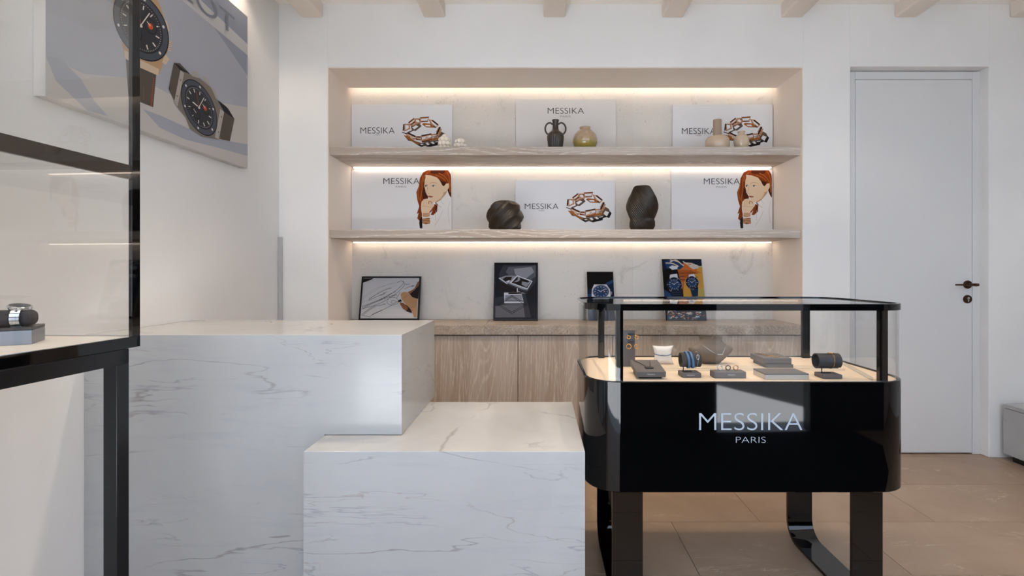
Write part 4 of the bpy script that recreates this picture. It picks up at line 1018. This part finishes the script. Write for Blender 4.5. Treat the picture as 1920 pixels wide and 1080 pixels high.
def art4(a):
    a.poly([(1185, 60), (1740, 60), (1745, 160), (1430, 150), (1200, 200)], nv1)
    a.poly([(1400, 180), (1500, 90), (1600, 100), (1750, 160), (1780, 580), (1480, 580), (1440, 330)], or1); a.poly([(1500, 330), (1640, 240), (1755, 235), (1775, 440), (1700, 580), (1480, 580)], or2); a.poly([(1690, 450), (1776, 440), (1782, 590), (1690, 590)], or3); a.poly([(1650, 160), (1748, 150), (1755, 235), (1680, 215)], or2)
    for k in range(11): a.curve([(1400, 205 + k * 15), (1520, 200 + k * 14 + (k % 3) * 5), (1600 + (k % 4) * 30, 210 + k * 12)], 6, [cD, hB][k % 2])
    a.poly([(1220, 80), (1300, 55), (1380, 90), (1500, 140), (1440, 190), (1260, 180)], nv2)
    for c_ in ([(1300, 60), (1400, 80), (1490, 140)], [(1240, 100), (1340, 110), (1420, 150)], [(1300, 90), (1380, 60), (1450, 110)], [(1500, 100), (1600, 110), (1700, 150), (1740, 145)], [(1480, 80), (1560, 130), (1660, 170)]): a.curve(c_, 14, EDGE)
    a.poly([(1285, 160), (1330, 135), (1410, 145), (1400, 185), (1330, 195)], g5); a.poly([(1560, 150), (1600, 110), (1680, 130), (1700, 170), (1620, 190)], wh2)
    a.poly([(1205, 460), (1300, 520), (1340, 590), (1215, 590)], nv2)
    a.poly([(1300, 262), (1395, 248), (1440, 330), (1290, 340)], g5); a.poly([(1400, 250), (1440, 320), (1480, 480), (1490, 590), (1440, 590), (1420, 420)], cD); a.poly([(1290, 480), (1450, 470), (1455, 590), (1340, 590)], nv1)
    for k in range(3): a.stroke([(1320, 515 + 28 * k), (1445, 505 + 28 * k)], 9, g2)
    a.poly([(1250, 400), (1290, 320), (1350, 290), (1420, 310), (1470, 380), (1460, 450), (1390, 495), (1300, 490)], g4); a.watch((1358, 398), [[105, 8], [0, 98]], colset(cD, nv1, nv2, g5, hC), sub=False)
    a.poly([(1560, 262), (1630, 252), (1655, 300), (1555, 305)], g5); a.poly([(1570, 440), (1690, 430), (1685, 560), (1610, 565)], nv1)
    for k in range(4): a.stroke([(1590, 480 + 24 * k), (1680, 474 + 24 * k)], 8, nv2)
    a.poly([(1700, 350), (1720, 352), (1718, 378), (1700, 378)], g4); a.poly([(1515, 370), (1550, 300), (1610, 282), (1670, 310), (1700, 360), (1680, 430), (1620, 470), (1550, 450)], g4); a.watch((1605, 372), [[88, 8], [0, 88]], colset(cD, nv1, nv2, g5, hC), sub=False)
    a.poly([(1215, 600), (1785, 600), (1805, 892), (1240, 892)], nv1)
    random.seed(4)
    for k in range(46):
        x = random.uniform(1260, 1770); y = random.uniform(770, 870); a.curve([(x, y), (x + random.uniform(-30, 30), y - 15), (x + random.uniform(-45, 45), y + random.uniform(-25, 25))], random.uniform(4, 9), random.choice([g5, EDGE, nv3, hC]), 3)
card('taller orange and navy card with two blue dial dive watches, leaning behind the showcase', .995, .278, .434, 15, [(1183, 45), (1735, 45), (1808, 895), (1238, 895)], art4)

# ------------------------------------------------------------------ large canvas on the left wall
PX, PD0, PD1, PZ0, PZ1 = -1.571, 1.573, 2.664, 1.709, 2.527
pc = (PD0 + PD1) / 2
t = thing('wall_canvas', 'large canvas print of two chronograph watches hanging on the left wall', 'wall picture', (XL + .001, pc, PZ0), (0, 0, R(90)))
b = B(); b.box(-(PD1 - PD0) / 2, (PD1 - PD0) / 2, -.039, 0, 0, PZ1 - PZ0, mat('canvas sides', '#c4c2c1', .8), .001); b.build('canvas', t, local=True)
def pf(x, y):
    x, y = x / 3.176, y / 3.176; D = 1454.7 / (1010 - x); return (D - pc, 1.145 + (512 - y) * D / 926 - PZ0)
b = B(); hw, hh = (PD1 - PD0) / 2, PZ1 - PZ0
b.box(-hw + .0005, hw - .0005, -.0396, -.039, .0005, hh - .0005, mat('print haze grey', '#a6a9b2', .6)); a = Art(b, -.0396, pf, .00004)
def cl(pts):   # keep inks inside the canvas
    return [(min(max(u, -hw), hw), min(max(v, 0), hh)) for u, v in pts]
def PP(pts, m): a.poly(cl([pf(*p) for p in pts]), m, raw=True)
sand, sandS, sky2, band1 = mat('print pale sand', '#bdb9b5', .6), mat('print sand shade', '#9fa3ad', .6), mat('print slate sky', '#8f95a2', .6), mat('print pale band', '#bcbcbd', .6)
a.poly([(-hw, hh), (hw, hh), (hw, .50), (-.15, hh - .001)], sky2, raw=True)
PP([(1010, -60), (1130, -60), (1475, 265), (1475, 330)], band1)
PP([(270, 330), (500, 440), (840, 470), (1010, 560), (1475, 640), (1475, 1010), (840, 790), (270, 600)], sand)
PP([(850, 650), (960, 690), (1110, 760), (1300, 830), (1475, 860), (1475, 930), (1300, 880), (1100, 830), (950, 760)], sandS); PP([(270, 330), (360, 350), (480, 470), (560, 600), (640, 690), (520, 660), (330, 480)], sandS)
T1 = lambda x, y: (x * 3.176 / 5.14 + 180 * 3.176, y * 3.176 / 5.14)
T2 = lambda x, y: (x * 3.176 / 6 + 300 * 3.176, y * 3.176 / 6 + 100 * 3.176)
cBr, cBr2, rub, steel, steelD, ora = mat('print bronze case', '#b59676', .5), mat('print bronze light', '#cdb9a2', .5), mat('print rubber strap', '#5b534c', .5), mat('print steel', '#a9a39c', .5), mat('print steel shade', '#7d756c', .5), mat('print red orange', '#c4512a', .5)
bez, dial, edge, mark = mat('print marbled blue', '#4d525c', .5), mat('print charcoal dial', '#3b3c40', .5), mat('print dial edge', '#2a2a2e', .5), mat('print index', '#d8d2ca', .5)
def Q(T, pts, m): PP([T(*p) for p in pts], m)
def QS(T, pts, w, m): a.stroke([T(*p) for p in pts], w * 3.176 / 5.5, m)
# big bronze watch
Q(T1, [(285, 560), (580, 700), (550, 1035), (440, 990), (310, 930)], rub); Q(T1, [(290, -420), (600, -420), (600, -100), (300, -100)], rub)
Q(T1, [(330, -160), (560, -60), (620, 60), (700, 330), (690, 500), (600, 730), (275, 560), (240, 380), (160, 180), (170, -40), (250, -140)], cBr)
Q(T1, [(430, 580), (605, 665), (598, 730), (430, 655)], cBr2); Q(T1, [(270, 480), (430, 580), (430, 655), (275, 560)], cBr2)
Q(T1, [(650, 195), (680, 200), (705, 300), (690, 315), (665, 300)], cBr2); Q(T1, [(695, 385), (728, 400), (722, 495), (690, 480)], cBr2); Q(T1, [(665, 520), (705, 570), (670, 628), (635, 600)], cBr2)
for k in range(5): QS(T1, [(700, 400 + 18 * k), (726, 408 + 18 * k)], 5, steelD)
def AA(T, A):
    o = T(0, 0); ex = T(1, 0); ey = T(0, 1); s_ = ex[0] - o[0]
    return [[A[0][0] * s_, A[0][1] * s_], [A[1][0] * s_, A[1][1] * s_]]
cs = dict(edge=edge, bezel=bez, dial=dial, mark=mark, accent=ora)
a.watch(T1(430, 250), AA(T1, [[252, 100], [10, 345]]), cs)
for k in range(14): QS(T1, [(553 - k * 2, 750 + k * 20), (549 - k * 2, 762 + k * 20)], 9, ora)
QS(T1, [(452, 830), (452, 960)], 3, steelD)
# steel watch
Q(T2, [(150, 105), (215, 110), (330, 230), (260, 250), (205, 560), (150, 525), (90, 400), (120, 260)], rub); Q(T2, [(640, 520), (760, 620), (832, 740), (780, 988), (650, 960), (690, 660)], rub)
Q(T2, [(155, 110), (215, 185), (330, 235), (200, 130)], edge); Q(T2, [(645, 525), (712, 655), (832, 738), (740, 600)], edge)
Q(T2, [(222, 190), (340, 240), (440, 280), (560, 380), (640, 530), (712, 655), (655, 970), (460, 935), (330, 850), (280, 720), (185, 600), (150, 545)], steelD)
Q(T2, [(222, 190), (262, 225), (190, 598), (150, 560)], steel); Q(T2, [(672, 625), (715, 660), (655, 970), (610, 945)], steel)
for q in ([(350, 200), (415, 205), (432, 280), (350, 255)], [(480, 260), (510, 265), (552, 320), (540, 352), (490, 310)], [(575, 392), (605, 395), (640, 495), (620, 510)]): Q(T2, q, steel)
a.watch(T2(432, 610), AA(T2, [[185, 92], [20, 320]]), cs)
for c_ in ((222, 300), (182, 480), (682, 715), (650, 885)): a.ell(T2(*c_), AA(T2, [[8, 0], [0, 12]]), steelD, n=12)
a.text('HUBLOT', 1.73 - pc, 2.545 - pc, 2.462 - PZ0, 2.362 - PZ0, mat('print slate lettering', '#7b818c', .6), -.004, raw=True)
b.build('print', t, local=True, weld=False)

GROUPS = {'framed_picture': 'black framed pictures leaning on the worktop', 'watch_card': 'watch cards leaning on the worktop', 'twisted_vase': 'twisted dark vases on the lower shelf', 'bubble_ornament': 'white ball ornaments on the upper shelf',
          'display_plinth': 'white marble display blocks', 'floating_shelf': 'oak shelves in the niche', 'bracelet_stand': 'bracelet stands in the showcase', 'jewellery_pad': 'jewellery pads in the showcase', 'necklace': 'necklaces in the showcase', 'chain_bracelet': 'chain bracelets in the showcase'}
for o in bpy.data.objects:
    k = o.name.split('.')[0]
    if o.parent is None and k in GROUPS and 'label' in o: o['group'] = GROUPS[k]
